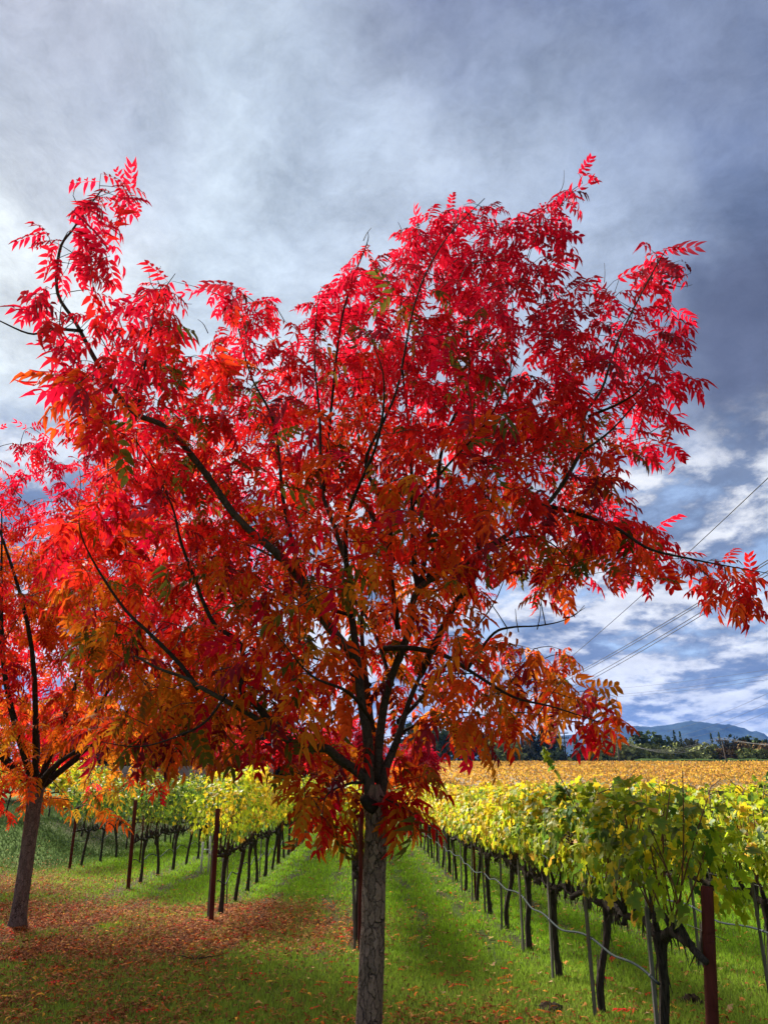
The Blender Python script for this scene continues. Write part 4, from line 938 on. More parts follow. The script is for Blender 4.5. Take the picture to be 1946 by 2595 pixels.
# ------------------------------------------------------------------ fallen leaves
LIT_T = []
for s in range(4):
    r = np.random.default_rng(60 + s); L, W = 1.0, .20 + .06 * r.random(); b = r.uniform(.1, .35)
    LIT_T.append((np.array([(-.5, 0, 0), (-.1, W / 2, .1 + b * .4), (-.1, -W / 2, .12 + b * .4), (.25, W * .36, b * .6), (.25, -W * .36, b * .5), (.5, 0, b * -.1)]), np.array([(0, 2, 1), (1, 2, 4), (1, 4, 3), (3, 4, 5)]), np.ones(6)))
def litter():
    n = 300000; x, y = scatter_area(n, 5.4, 24, 1.1); lit = litter_amount(x, y)
    k = rng.random(n) < .60 * lit ** 1.1 + .012; x, y, lit = x[k], y[k], lit[k]; n = len(x)
    a = rng.random(n) * 6.283; O = np.stack([x, y, gz(x, y) + .008 + .022 * rng.random(n)], -1)
    AX = np.stack([np.cos(a), np.sin(a), rng.normal(0, .22, n)], -1); NO = np.stack([rng.normal(0, .4, n), rng.normal(0, .4, n), np.ones(n)], -1)
    base = np.array([[.19, .075, .035], [.28, .13, .065], [.13, .045, .025], [.35, .20, .10], [.24, .06, .03], [.09, .035, .02], [.42, .12, .02], [.45, .03, .015], [.5, .30, .05]])
    ci = rng.choice(len(base), n, p=[.24, .18, .16, .10, .12, .10, .04, .03, .03]); C = base[ci] * np.array([1.32, 1.05, .66]) * (.7 + .6 * rng.random((n, 1)))
    V, F, C = place(LIT_T, rng.integers(0, 4, n), O, AX, NO, rng.uniform(.05, .10, n), C)
    tag(obj('leaf_litter', mesh_np('leaf_litter', V, F, M_LITTER, C)), 'brown and red fallen leaflets lying thick on the grass at the left', 'leaf litter', kind='stuff')
    # yellow vine leaves dropped along the rows
    n = 420; y = rng.uniform(7, 26, n); rw = rng.choice([1.6, 1.1, -.4, -1.4, .4, 3.2, 2.5], n); x = rw + rng.normal(0, .35, n) - (y - 10) * .0282
    O = np.stack([x, y, gz(x, y) + .03], -1); C = np.array([[.5, .36, .12], [.42, .25, .14], [.5, .2, .05]])[rng.integers(0, 3, n)] * (.7 + .5 * rng.random((n, 1)))
    a = rng.random(n) * 6.283; V, F, C = place(VL1, rng.integers(0, 4, n), O, np.stack([np.cos(a), np.sin(a), .1 * np.cos(a)], -1), np.stack([rng.normal(0, .3, n), rng.normal(0, .3, n), np.ones(n)], -1), rng.uniform(.07, .11, n), C)
    tag(obj('dropped_vine_leaves', mesh_np('dropped_vine_leaves', V, F, M_LITTER, C)), 'pale yellow vine leaves dropped on the grass along the rows', 'leaf litter', kind='stuff')
litter()
def bright_leaves():
    cols = {'bright red': np.array([.62, .02, .02]), 'orange': np.array([.62, .17, .02]), 'yellow': np.array([.6, .36, .04]), 'crimson': np.array([.45, .01, .03])}
    lib = {}
    for cn, c in cols.items():
        for k in range(2):
            tv, tf, ts = compound_leaf(80 + k, pairs=4 + k, fold=.12, droop=.1, width=.12, length=.40); lib[cn, k] = mesh_np('fallen_leaf', tv, tf, M_LITTER, np.repeat(c[None], len(tv), 0) * (.8 + .3 * ts[:, None]))
    spots = [(u, v) for u, v in zip(rng.uniform(5, 1000, 74), rng.uniform(1960, 2205, 74))] + [(u, v) for u, v in zip(rng.uniform(850, 1500, 22), rng.uniform(2020, 2205, 22))]
    names = list(cols); made = {}
    for i, (u, v) in enumerate(spots):
        p = P(u, v, 1.0); t = CH / (CH - p.z); x, y = p.x * t, t
        if y > 26: continue
        cn = names[int(rng.choice(4, p=[.42, .32, .12, .14]))]; o = bpy.data.objects.new('fallen_leaf', lib[cn, i % 2]); col.objects.link(o)
        o.location = (x, y, gzf(x, y) + .035); o.rotation_euler = (rng.normal(0, .15), rng.normal(0, .15), rng.random() * 6.28); o.scale = (rng.uniform(.10, .17),) * 3
        ground_txt = 'the brown leaf litter' if float(litter_amount(x, y)) > .45 else 'green grass'
        made.setdefault((cn, ground_txt), []).append((u, o))
    for (cn, gt), L_ in made.items():
        for k, (u, o) in enumerate(sorted(L_, key=lambda q: q[0])): tag(o, f'{cn} fallen leaf on {gt}, {ORD[k]} of these from the left', 'fallen leaf', f'{cn} fallen leaves on {gt}')
bright_leaves()
def fallen_twig():
    p = P(420, 2085, 1.0); t = CH / (CH - p.z); x, y = p.x * t, t; m = MB()
    for a, L in ((.1, .28), (2.9, .24), (1.2, .16), (-.5, .17), (2.2, .13)): m.tube([(0, 0, .02), (math.cos(a) * L * .5, math.sin(a) * L * .5, .05), (math.cos(a) * L, math.sin(a) * L, .06)], [.007, .005, .002], 5)
    tag(m.build('fallen_twig', M_VTRUNK, None, (x, y, gzf(x, y))), 'dark forked twig lying on the leaf litter', 'twig')
fallen_twig()
def soil_clods():
    r = np.random.default_rng(9)
    for i, (cx, cy, s, lab) in enumerate(((1.36, 7.35, .14, 'dark mound of dug soil in the grass by the right-hand row'), (2.62, 7.6, .12, 'small dark soil mound between the two right rows'), (-3.0, 12.9, .0, ''))):
        if not s: continue
        n = 14; V = []; 
        for a in range(n):
            for b in range(6):
                t = b / 5; q = s * (1 - t) * (1 + .25 * r.normal()); V.append((math.cos(a * 6.283 / n) * q, math.sin(a * 6.283 / n) * q * 1.2, -.01 + .05 * t * (2 - t) + .012 * r.normal() * (b > 0)))
        F = [(a * 6 + b, ((a + 1) % n) * 6 + b, ((a + 1) % n) * 6 + b + 1, a * 6 + b + 1) for a in range(n) for b in range(5)]
        o = obj('soil_mound', mesh_np('soil_mound', V, F, rough_mat('dug_soil', (.018, .012, .008), (.05, .033, .02), (30, 30, 30), .95, .8)), None, (cx, cy, gzf(cx, cy))); tag(o, lab, 'soil mound')
soil_clods()

# ------------------------------------------------------------------ the far vineyard
def far_field():
    V = []; F = []; C = []; n0 = 0
    mb = MB(); r = np.random.default_rng(31)
    xs0 = np.arange(1.6, 150, 2.3)
    hc = np.array([.20, .13, .035])
    for x0 in xs0:
        y0 = max(41.0, (x0 - 4) / .62); 
        if y0 > 205: break
        ys = np.concatenate([np.arange(y0, min(90, 208), 1.6), np.arange(max(y0, 90), 210, 4.0)]); n = len(ys)
        if n < 3: continue
        cx = x0 - .0282 * (ys - 40); g = gz(cx, ys); prof = [(-.42, .75), (-.46, 1.25), (-.22, 1.58), (.22, 1.58), (.46, 1.25), (.42, .75)]
        P_ = np.stack([np.stack([cx + a + r.normal(0, .07, n), ys, g + b + r.normal(0, .09, n)], -1) for a, b in prof], 1); k = len(prof)
        i = np.arange(n - 1)[:, None] * k; j = np.arange(k - 1)[None]; Fq = np.stack([i + j, i + j + 1, i + k + j + 1, i + k + j], -1).reshape(-1, 4)
        c = hc * (.8 + .5 * r.random((n * k, 1))); mb.add(P_.reshape(-1, 3), Fq, np.zeros((n * k, 3)) + c)
    # leaves over the hedges
    n = 135000; u = r.random(n); y = 1 / (1 / 41 + u * (1 / 208 - 1 / 41)) ; y = 41 * (208 / 41) ** (u ** .75)
    x = r.uniform(0.4, 1, n); x = 1.0 + r.random(n) * (.58 * y + 4 - 1.0); k = np.round((x - 1.6 + .0282 * (y - 40)) / 2.3); x = 1.6 + 2.3 * k - .0282 * (y - 40) + r.normal(0, .32, n)
    z = gz(x, y) + r.uniform(1.0, 1.72, n) + .12 * np.abs(r.normal(size=n)); O = np.stack([x, y, z], -1)
    AX = np.stack([r.normal(0, .6, n), r.normal(0, .6, n), -.8 + .5 * r.normal(size=n)], -1); NO = np.stack([r.normal(0, .5, n), -.8 + .3 * r.normal(size=n), .6 + .3 * r.normal(size=n)], -1)
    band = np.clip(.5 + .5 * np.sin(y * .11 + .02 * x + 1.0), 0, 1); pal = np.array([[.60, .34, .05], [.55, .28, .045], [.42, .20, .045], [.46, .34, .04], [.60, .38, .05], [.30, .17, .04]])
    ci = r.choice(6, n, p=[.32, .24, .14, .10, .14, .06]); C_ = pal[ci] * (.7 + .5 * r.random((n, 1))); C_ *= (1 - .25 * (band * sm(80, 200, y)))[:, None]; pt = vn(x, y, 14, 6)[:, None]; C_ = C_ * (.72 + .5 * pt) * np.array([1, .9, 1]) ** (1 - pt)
    s = .145 * (y / 41) ** .8 * (.6 + .7 * r.random(n)); s = np.minimum(s, .75); Vv, Ff, Cc = place(VL0, r.integers(0, 3, n), O, AX, NO, s, C_)
    V1 = np.vstack(mb.V); F1 = np.vstack(mb.F); C1 = np.vstack(mb.C)
    me = mesh_np('vineyard_rows', np.vstack([V1, Vv]), np.vstack([F1, Ff + len(V1)]), M_VINE, np.vstack([C1, Cc]))
    tag(obj('vineyard_rows', me), 'golden orange vineyard reaching back to the dark tree line', 'vineyard', kind='stuff')
    # green strip at the right before the trees
    mb = MB(); 
    for y in (196, 201): 
        xs = np.arange(62, 135, 2.0); n = len(xs); P_ = np.stack([np.stack([xs, xs * 0 + y + a, gz(xs, xs * 0 + y) + b + 1.2 + r.normal(0, .15, n)], -1) for a, b in ((-.8, -1.6), (-.7, .5), (0, 1.0), (.8, .5))], 1); i = np.arange(n - 1)[:, None] * 4; j = np.arange(3)[None]
        mb.add(P_.reshape(-1, 3), np.stack([i + j, i + 4 + j, i + 4 + j + 1, i + j + 1], -1).reshape(-1, 4), np.array([.05, .085, .02]))
    tag(mb.build('green_vine_strip', M_FAR), 'narrow strip of still green vines before the trees at the right', 'vineyard', kind='stuff')
far_field()

# ------------------------------------------------------------------ tree line, mountains
def clump_tree(name, x, y, h, w, c, label, group, seed, conifer=False, z=None, n=420):
    r = np.random.default_rng(seed); z = gzf(x, y) if z is None else z
    root = empty(name, (x, y, z)); tag(root, label, 'tree', group)
    m = MB(); m.tube([(0, 0, -.3), (.05 * w, 0, h * .4), (0, 0, h * .8)], [.05 * h * .55, .03 * h * .6, .012 * h], 6); m.build('trunk', M_POLE2, root)
    O = []; 
    if conifer:
        t = r.random(n) ** .8; a = r.random(n) * 6.283; rr = w * .5 * (1 - t) ** .8 * (.45 + .55 * r.random(n)) * (1 + .25 * np.sin(t * 40)); O = np.stack([rr * np.cos(a), rr * np.sin(a), .08 * h + t * h * .93], -1)
    else:
        lobes = [(r.uniform(-.32, .32) * w, r.uniform(-.25, .25) * w, h * r.uniform(.38, .86), w * r.uniform(.18, .32)) for _ in range(9)] + [(0, 0, h * .5, w * .34), (.15 * w, 0, h * .22, w * .32), (-.18 * w, 0, h * .2, w * .32)]
        for k in range(n):
            lx, ly, lz, lr = lobes[k % len(lobes)]; v = r.normal(size=3); v /= np.linalg.norm(v); O.append((lx + v[0] * lr * 1.1, ly + v[1] * lr, min(lz + v[2] * lr * .8, h * 1.02)))
        O = np.array(O); O[:, 2] = np.maximum(O[:, 2], .1)
    n = len(O); AX = r.normal(size=(n, 3)); NO = r.normal(size=(n, 3)) + np.array([0, -.6, .7]); s = (.34 if conifer else .36) * w * (.5 + .7 * r.random(n)) ** 1.0 * .62
    lob = .7 + .6 * r.random(12); C = np.array(c)[None] * (.65 + .7 * r.random((n, 1))) * lob[np.arange(n) % 12][:, None]
    V, F, C = place(VL1 if n > 500 else VL0, r.integers(0, 3, n), O, AX, NO, s * (.8 if n > 500 else 1), C); tag(obj('crown', mesh_np('crown', V, F, M_FAR, C), root), kind='stuff')
TREES = []
DG = (.06, .085, .034); OG = (.15, .17, .05); SG = (.25, .27, .09); DK = (.022, .034, .018); RUSTY = (.15, .095, .035); GRY = (.075, .075, .05)
spec = [  # display-x, display-top, depth, width px, colour, conifer, words
    (905, 1565, 205, 90, DG, 0, 'dark tree behind the small red tree'), (960, 1578, 215, 80, DG, 0, 'broad dark tree left in the tree line'), (1010, 1572, 222, 70, DK, 0, 'tall dark tree above the field left end'), (1045, 1572, 228, 55, DG, 0, 'dark tree right of the tall dark one'),
    (1080, 1600, 212, 60, OG, 0, 'olive green bushy tree at the field edge'), (1100, 1612, 206, 50, OG, 0, 'low olive bush tree below the hanging leaves'), (1125, 1596, 214, 45, GRY, 0, 'grey green tree behind the leafy shoot'), (1150, 1592, 224, 46, DG, 0, 'dark tree left of the leafy shoot'),
    (1180, 1582, 214, 62, DK, 0, 'round nearly black tree right of the leafy shoot'), (1205, 1620, 206, 36, DG, 0, 'low dark bush at the pole foot'), (1242, 1594, 214, 30, DG, 1, 'dark pointed conifer left of the second pole'), (1258, 1612, 208, 44, DG, 0, 'dark green bush between the two left poles'),
    (1283, 1612, 212, 40, OG, 0, 'olive tree right of the second pole'), (1305, 1604, 214, 44, SG, 0, 'pale green tree left of the third pole'), (1330, 1582, 220, 60, DG, 0, 'tall round dark tree behind the third pole'), (1345, 1600, 210, 48, SG, 0, 'yellowish green tree beside the third pole'),
    (1362, 1608, 211, 40, SG, 0, 'pale willowy tree in the middle of the line'), (1385, 1587, 222, 56, DG, 0, 'broad dark crowned tree in the middle of the line'), (1400, 1614, 209, 50, OG, 0, 'low olive tree under the sagging cables'), (1432, 1592, 222, 50, DG, 0, 'dark tree under the middle of the cables'),
    (1425, 1616, 208, 44, SG, 0, 'light sage tree under the cables'), (1455, 1584, 224, 22, DG, 1, 'slim conifer left of the twin conifers'), (1468, 1586, 225, 20, DG, 1, 'right one of the slim conifer pair'), (1462, 1610, 210, 50, OG, 0, 'olive tree in front of the slim conifers'),
    (1490, 1598, 218, 44, GRY, 0, 'brownish grey tree with sparse crown'), (1508, 1610, 209, 46, SG, 0, 'sage green tree with thin branches'), (1535, 1588, 226, 20, DG, 1, 'slim dark conifer standing above the others'), (1532, 1614, 210, 44, OG, 0, 'olive tree left of the rusty coloured one'),
    (1552, 1586, 226, 20, DG, 1, 'slim conifer just left of the leaning pole'), (1562, 1618, 208, 36, RUSTY, 0, 'rust coloured bush at the leaning pole'), (1575, 1604, 214, 40, GRY, 0, 'grey olive tree behind the leaning pole'), (1590, 1592, 222, 40, DK, 0, 'dark tree right of the leaning pole'),
    (1600, 1606, 212, 44, RUSTY, 0, 'brownish tree right of the leaning pole'), (1622, 1594, 220, 56, DG, 0, 'broad dark tree near the right edge'), (1612, 1622, 207, 44, OG, 0, 'low green bush near the right edge'), (1640, 1600, 216, 44, DG, 0, 'dark tree second from the right edge'),
    (1655, 1606, 212, 40, RUSTY, 0, 'amber tinted tree at the right edge'), (1640, 1624, 206, 46, OG, 0, 'low olive bush at the right edge'), (1690, 1598, 214, 60, DG, 0, 'dark tree just past the right edge'), (1740, 1602, 214, 60, OG, 0, 'olive tree past the right edge'), (1790, 1600, 214, 60, DG, 0, 'dark tree farther past the right edge')]
GT = 'trees of the dark line beyond the vineyard'
for i, (u, v, Y, w, c, con, lab) in enumerate(spec):
    p = P(u, v, Y); base = gzf(p.x, Y) - .3; h = (p.z - base) * 1.06; clump_tree('conifer_tree' if con else 'broadleaf_tree', p.x, Y, h, w * 1.173 * Y / 2060 * 1.15, c, lab, GT, 900 + i, bool(con), base, 420 if not con else 240)
def understory():
    r = np.random.default_rng(77); n = 9000; x = r.uniform(-45, 130, n); y = 209 + r.normal(0, 1.5, n) + 14 * r.random(n); hz = r.random(n) * (2.6 + 1.6 * np.sin(x * .21) * np.sin(x * .07)); O = np.stack([x, y, gz(x, y) + hz], -1)
    pal = np.array([DG, OG, SG, DK, GRY]); C = pal[r.integers(0, 5, n)] * (.6 + .7 * r.random((n, 1))); V, F, C = place(VL0, r.integers(0, 3, n), O, r.normal(size=(n, 3)), r.normal(size=(n, 3)) + (0, -.8, .6), 1.3 * (.5 + r.random(n)), C)
    tag(obj('undergrowth', mesh_np('undergrowth', V, F, M_FAR, C)), 'dense dark brush filling in below the far tree line', 'undergrowth', kind='stuff')
understory()
def mountains(name, label, prof, D, depth, c, seed, rough):
    """ridge whose crest stands at distance D; prof = (display x, display y) of the crest"""
    px = np.array([p[0] for p in prof]); py = np.array([p[1] for p in prof]); pts = [P(u, v, D) for u, v in prof]; X = np.array([q.x for q in pts]); H = np.array([q.z for q in pts]) - 11
    X = np.concatenate([[-D * .9, -D * .3], X, [D * .85, D * 1.4]]); H = np.concatenate([[60, H[0] * .8], H, [H[-1] * 1.0, 60]])
    nx, ny = 320, 44; xs = np.linspace(X[0], X[-1], nx); xs = np.sort(np.concatenate([xs, np.linspace(D * .02, D * .55, 260)])); nx = len(xs); t = np.linspace(0, 1.35, ny)
    crest = np.interp(xs, X, H); XX, TT = np.meshgrid(xs, t); YY = D - depth * (1 - TT); shape = np.where(TT < 1, sm(0, 1, TT) * .55 + TT * .45, 1 - (TT - 1) * .8)
    Z = crest[None] * shape; q = np.array([[mnoise.fractal(Vector((a / depth * 3.1, b / depth * 2.4, seed)), .9, 2.1, 5) for a, b in zip(ra, rb)] for ra, rb in zip(XX, YY)])
    ridgeq = 1 - np.abs(q) * 1.6; Z = Z + rough * crest.mean() * (ridgeq - .8) * np.clip(TT * 1.5, 0, 1) * np.where(TT < .97, 1, .25) ; Z = np.maximum(Z, 0) + 9
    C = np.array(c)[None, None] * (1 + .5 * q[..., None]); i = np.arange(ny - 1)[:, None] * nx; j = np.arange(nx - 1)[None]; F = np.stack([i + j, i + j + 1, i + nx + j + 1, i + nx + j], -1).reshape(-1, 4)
    me = mesh_np(name, np.stack([XX, YY, Z], -1).reshape(-1, 3), F, attr_mat(name + '_forest', .95, .02, .5, .6, 6), np.clip(C, .01, 1).reshape(-1, 3)); tag(obj(name, me), label, kind='structure')
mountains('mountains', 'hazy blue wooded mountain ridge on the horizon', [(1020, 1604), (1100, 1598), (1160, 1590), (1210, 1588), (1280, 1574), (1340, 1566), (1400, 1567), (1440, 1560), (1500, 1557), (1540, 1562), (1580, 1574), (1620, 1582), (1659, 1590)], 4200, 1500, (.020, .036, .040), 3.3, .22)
mountains('foothills', 'lower greener hill in front of the blue mountain ridge', [(1480, 1660), (1530, 1628), (1560, 1612), (1590, 1601), (1620, 1604), (1650, 1616), (1680, 1622)], 2900, 700, (.034, .052, .028), 8.1, .15)

# ------------------------------------------------------------------ power poles and cables
def pole(x, y, h, r, arms, label, mat, lean=0.0, z=None):
    z = gzf(x, y) if z is None else z; root = empty('utility_pole', (x, y, z)); tag(root, label, 'utility pole', 'utility poles beyond the vineyard'); m = MB(); m.tube([(0, 0, -.5), (lean * h, 0, h)], [r, r * .7], 10); m.build('pole', mat, root)
    for za, w in arms:
        m = MB(); m.box((lean * za - w, -.12, za - .10), (lean * za + w, .12, za + .10)); m.build('crossarm', mat, root)
        for s in (-.9, -.45, .45, .9): m = MB(); m.tube([(lean * za + s * w, 0, za + .1), (lean * za + s * w, 0, za + .4)], [.08, .06], 6); m.build('insulator', mat, root)
    return root
def pole_at(u, vtop, vbase, Y, r, arms, label, mat, lean=0.0):
    a = P(u, vtop, Y); g = gzf(a.x, Y); h = a.z - g; pole(a.x - lean * h, Y, h, r, [(h - k, w) for k, w in arms], label, mat, lean); return Vector((a.x, Y, a.z - .2))
t1 = pole_at(1217, 1577, 1640, 205, .22, [(.8, 1.1), (2.0, 1.1), (3.2, 1.1)], 'dark pole with three crossarms left of the conifer', M_POLE2)
t2 = pole_at(1268, 1594, 1645, 200, .22, [(.6, .9)], 'dark pole below the hanging red leaves', M_POLE2)
t3 = pole_at(1332, 1600, 1652, 185, .16, [(.3, 1.3)], 'pale wooden pole in the middle of the tree line', M_POLE)
t4 = pole_at(1558, 1597, 1665, 150, .13, [(.3, 1.2)], 'leaning pale wooden pole at the right of the vineyard', M_POLE, -.07)
t0 = pole_at(1120, 1500, 1640, 210, .25, [(.8, 2.6), (3.5, 2.6)], 'tall dark pole hidden behind the hanging orange branch', M_POLE2)
t5 = P(1760, 1612, 120)
pole_at(1760, 1610, 1680, 120, .13, [(.3, 1.2)], 'pale wooden pole just past the right edge', M_POLE)
def cable(a, b, sag, r, label, mat, group, n=30):
    a = Vector(a); b = Vector(b); pts = []
    for i in range(n + 1):
        t = i / n; q = a.lerp(b, t); q.z -= sag * 4 * t * (1 - t); pts.append(q - a)
    m = MB(); m.tube(pts, r * (.36 if mat is M_CABLE2 else 1), 5, cap=False); tag(m.build('power_cable', mat, None, a), label, 'cable', group)
GC = 'cables strung between the wooden poles'
for k, off in enumerate((-1.2, -.5, .5, 1.2)):
    w = ('leftmost', 'left inner', 'right inner', 'rightmost')[k]
    cable(t3 + Vector((off, 0, .5)), t4 + Vector((off * .9, 0, .5)), 2.2 + .25 * k, .045, f'{w} pale cable sagging between the middle and leaning poles', M_CABLE2, GC)
    cable(t4 + Vector((off, 0, .5)), t5 + Vector((off, 0, .5)), .6 + .1 * k, .04, f'{w} pale cable from the leaning pole to the right', M_CABLE2, GC)
    cable(t1 + Vector((off, 0, -1.6 - .3 * k)), t3 + Vector((off, 0, .5)), 1.9 + .2 * k, .045, f'{w} pale cable between the three-arm pole and the middle pole', M_CABLE2, GC)
GH = 'high power cables crossing the sky at the right'
for (ua, va, ub, vb, sag, r, lab) in [(1665, 985, 1120, 1505, 2.0, .045, 'single high cable, uppermost across the sky'), (1665, 1172, 1122, 1512, 1.6, .045, 'upper cable of the first close pair'), (1665, 1178, 1124, 1516, 1.6, .045, 'lower cable of the first close pair'), (1665, 1195, 1126, 1535, 1.6, .045, 'upper cable of the second close pair'), (1665, 1203, 1128, 1540, 1.6, .045, 'lower cable of the second close pair')]:
    a = P(ua, va, 62); b = P(ub, vb, 210); d = a - b; a2 = a + d * .35
    cable(b, a2, sag, r, lab, M_CABLE, GH, 50)
for (ua, va, ub, vb, lab) in [(1700, 1440, 1240, 1492, 'upper of the two faint level cables'), (1700, 1452, 1240, 1506, 'lower of the two faint level cables'), (1700, 1462, 1240, 1509, 'lowest faint level cable'), (1700, 1478, 1440, 1580, 'upper faint steep cable low at the right'), (1700, 1500, 1460, 1590, 'middle faint steep cable low at the right'), (1700, 1520, 1480, 1595, 'lowest faint steep cable at the right')]:
    cable(P(ub, vb, 260), P(ua, va, 130), .8, .026, lab, M_CABLE, 'faint far cables low in the sky')

# ------------------------------------------------------------------ building and parked car
def barn():
    DARK = rough_mat('dark_siding', (.010, .008, .009), (.022, .018, .019), (1.2, 1.2, .2), .75, .2); STONE = rough_mat('pale_stone_base', (.16, .14, .12), (.28, .25, .22), (1.5, 1.5, 3), .9, .5)
    WHT = rough_mat('white_trim', (.45, .45, .46), (.6, .6, .6), (1, 1, 1), .6, .05); GLS = rough_mat('dark_glass', (.02, .03, .03), (.04, .055, .055), (.5, .5, .5), .15, .0); ROOF = rough_mat('grey_metal_roof', (.14, .15, .16), (.24, .25, .26), (.4, .4, 3), .5, .2)
    Y = 62.0; xr = P(588, 1700, Y).x; xl = -27.0; g = gzf(-12, Y) - .4; root = empty('barn', ((xl + xr) / 2, Y, g)); cx = (xl + xr) / 2; W = (xr - xl) / 2; Ht = P(500, 1546, Y).z - g; Hb = P(500, 1655, Y).z - g
    tag(root, 'long dark barn with pale stone base half hidden behind the red trees', 'building')
    m = MB(); m.box((-W, 0, 0), (W, 12, Ht)); m.build('wall', DARK, root)
    m = MB(); m.box((-W - .12, -.14, 0), (W + .05, .05, Hb)); m.build('stone_base', STONE, root)
    m = MB(); m.box((-W - .5, -.6, Ht), (W + .5, 12.6, Ht + .22)); m.build('roof', ROOF, root)
    m = MB(); m.box((-W - .55, -.66, Ht - .04), (W + .55, -.603, Ht + .26)); m.build('fascia', WHT, root)
    bm = MB().mesh if False else None; mb = MB(); mb.box((-.02, -.035, Hb + .02), (.02, -.002, Ht - .05)); bme = mb.mesh('batten', DARK, False)
    for i in range(int(2 * W / .8)): obj('batten', bme, root, (-W + .4 + i * .8, 0, 0))
    m = MB(); m.tube([(W - .12, -.12, 0), (W - .12, -.12, Ht)], .07, 8); m.build('downpipe', WHT, root)
    for x in (-14, -8.2, -3.0, 2.2, 5.6):
        if abs(x) < W - 1:
            m = MB(); m.box((x - .7, -.05, Hb + .7), (x + .7, -.003, Hb + 1.9)); f = m.build('window', WHT, root); m = MB(); m.box((x - .6, -.062, Hb + .8), (x + .6, -.052, Hb + 1.8)); m.build('pane', GLS, f)
    m = MB(); m.box((W + .02, 3, 0), (W + 3.2, 11, Ht * .72)); m.build('side_wing', DARK, root); m = MB(); m.box((W + .02, 2.4, Ht * .72), (W + 3.5, 11.4, Ht * .72 + .18)); m.build('wing_roof', ROOF, root)
    m = MB(); m.box((W + .5, 2.94, .1), (W + 1.9, 2.99, 2.4)); d = m.build('door', rough_mat('dark_green_door', (.015, .03, .028), (.03, .05, .045), (1, 1, 1), .5, .1), root); m = MB(); m.tube([(W + 1.7, 2.86, 1.2), (W + 1.7, 2.93, 1.2)], .04, 6); m.build('handle', WHT, d)
    # white rail in front of the base
    rl = empty('handrail', (cx, Y - 1.4, g)); tag(rl, 'low white handrail before the dark barn base', 'railing')
    m = MB(); m.tube([(W - 5.6, 0, Hb - .05), (W - 1.8, 0, Hb - .05)], .035, 6); m.build('rail', WHT, rl)
    for x in (W - 5.6, W - 4.3, W - 3.1, W - 1.8): m = MB(); m.tube([(x, 0, -.2), (x, 0, Hb - .05)], .03, 6); m.build('rail_post', WHT, rl)
barn()
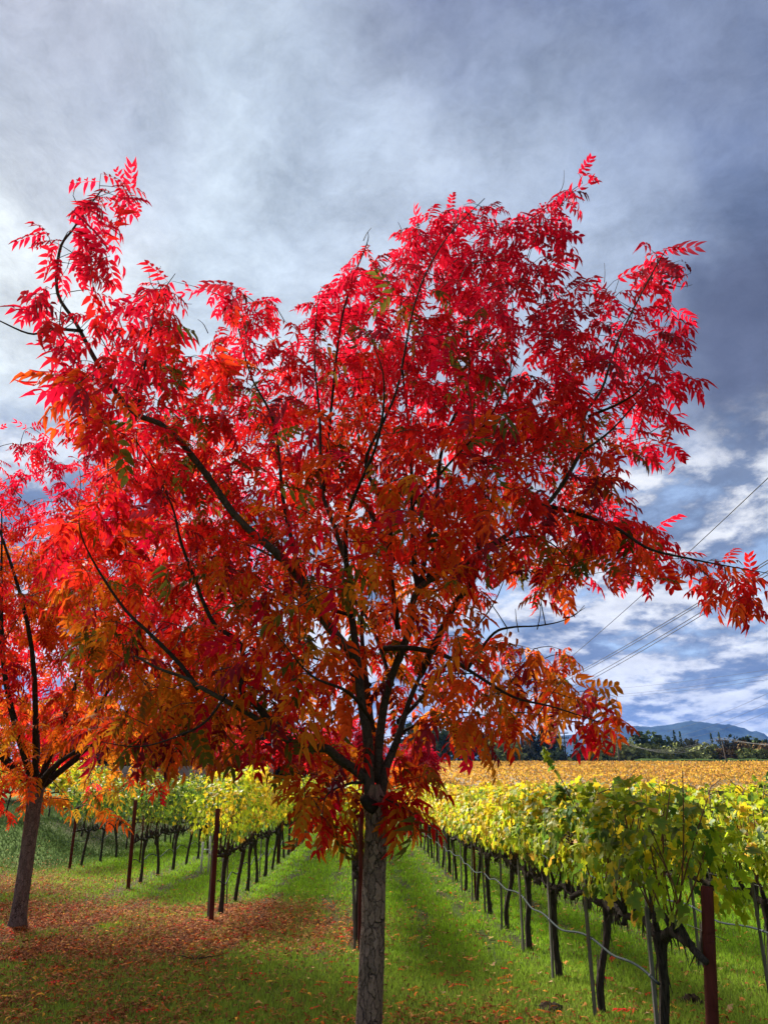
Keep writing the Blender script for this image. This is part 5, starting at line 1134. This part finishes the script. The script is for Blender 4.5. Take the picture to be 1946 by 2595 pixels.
def car():
    PAINT = rough_mat('pale_car_paint', (.36, .40, .44), (.42, .46, .50), (.5, .5, .5), .25, .0); GLASS = rough_mat('car_glass', (.02, .025, .03), (.03, .035, .04), (1, 1, 1), .08, 0); TYRE = rough_mat('tyre', (.012, .012, .012), (.02, .02, .02), (5, 5, 5), .9, .1); TRIM = rough_mat('car_trim', (.015, .015, .016), (.03, .03, .03), (5, 5, 5), .6, 0); LAMP = rough_mat('red_lamp', (.3, .01, .01), (.35, .015, .015), (1, 1, 1), .3, 0); RIM = rough_mat('wheel_rim', (.3, .3, .31), (.4, .4, .4), (5, 5, 5), .35, 0, metal=.7)
    x, y = -4.1, 61.5; root = empty('parked_car', (x, y, gzf(x, y))); root.rotation_euler = (0, 0, R(8)); tag(root, 'pale grey car parked beyond the grass, left of the main trunk', 'car')
    def loft(prof, ys, ins):   # profile in x-z lofted along the width
        V = []; n = len(prof)
        for w, k in zip(ys, ins):
            for (a, b) in prof: V.append((a * (1 - .03 * k), w, b - .02 * k))
        F = [(i * n + j, i * n + (j + 1) % n, (i + 1) * n + (j + 1) % n, (i + 1) * n + j) for i in range(len(ys) - 1) for j in range(n)]
        m = MB(); m.add(V, F)
        for s in (0, len(ys) - 1): c = len(V); m.add(V[s * n:(s + 1) * n] + [tuple(np.mean(V[s * n:(s + 1) * n], axis=0))], [(j, (j + 1) % n, n) for j in range(n)])
        return m
    body = [(-2.15, .35), (-2.2, .62), (-2.1, .86), (-1.2, .95), (1.5, .97), (2.05, .93), (2.15, .6), (2.1, .33), (1.7, .30), (1.55, .55), (1.1, .55), (.95, .28), (-.95, .28), (-1.1, .55), (-1.55, .55), (-1.7, .30)]
    loft(body, [-.86, -.78, .78, .86], [1, 0, 0, 1]).build('body', PAINT, root, smooth=False)
    cab = [(-1.15, .94), (-.45, 1.40), (.2, 1.48), (1.3, 1.42), (1.85, .95)]; loft(cab, [-.72, -.66, .66, .72], [2, 0, 0, 2]).build('cabin', PAINT, root, smooth=False)
    for s in (-1, 1):
        m = MB(); m.add([(-.95, s * .735, 1.0), (-.42, s * .72, 1.34), (.35, s * .72, 1.38), (.35, s * .735, 1.0)], [(0, 1, 2, 3)]); m.build('window', GLASS, root)
        m = MB(); m.add([(.42, s * .735, 1.0), (.42, s * .72, 1.38), (1.2, s * .72, 1.34), (1.55, s * .735, 1.0)], [(0, 1, 2, 3)]); m.build('window', GLASS, root)
    m = MB(); m.add([(-1.17, -.6, .99), (-1.17, .6, .99), (-.52, .58, 1.39), (-.52, -.58, 1.39)], [(0, 1, 2, 3)]); m.build('windscreen', GLASS, root)
    m = MB(); m.add([(1.88, -.6, 1.0), (1.88, .6, 1.0), (1.38, .58, 1.38), (1.38, -.58, 1.38)], [(0, 1, 2, 3)]); m.build('rear_window', GLASS, root)
    for a in (-1.33, 1.33):
        for s in (-1, 1):
            m = MB(); m.tube([(a, s * .70, .31), (a, s * .87, .31)], .31, 18); t = m.build('wheel', TYRE, root); m = MB(); m.tube([(a, s * .86, .31), (a, s * .885, .31)], .19, 12); m.build('rim', RIM, t)
    for s in (-1, 1):
        m = MB(); m.box((2.08, s * .55 - .15, .68), (2.17, s * .55 + .15, .84)); m.build('taillight', LAMP, root); m = MB(); m.box((-2.22, s * .55 - .16, .62), (-2.14, s * .55 + .16, .76)); m.build('headlight', RIM, root)
    m = MB(); m.box((-2.24, -.8, .34), (-2.17, .8, .5)); m.build('bumper', TRIM, root)
car()

# ------------------------------------------------------------------ air
def haze():
    m, nt, N, L = newmat('haze'); pv = N.new('ShaderNodeVolumePrincipled'); pv.inputs['Color'].default_value = (.12, .32, .95, 1); pv.inputs['Density'].default_value = .62e-4; pv.inputs['Anisotropy'].default_value = .2
    o = N.new('ShaderNodeOutputMaterial'); L.new(pv.outputs[0], o.inputs['Volume']); mb = MB(); mb.box((-6400, -3200, -2), (6600, 7200, 620)); h = mb.build('haze', m, smooth=False); tag(h, 'thin blue haze over the valley', kind='stuff')
haze()
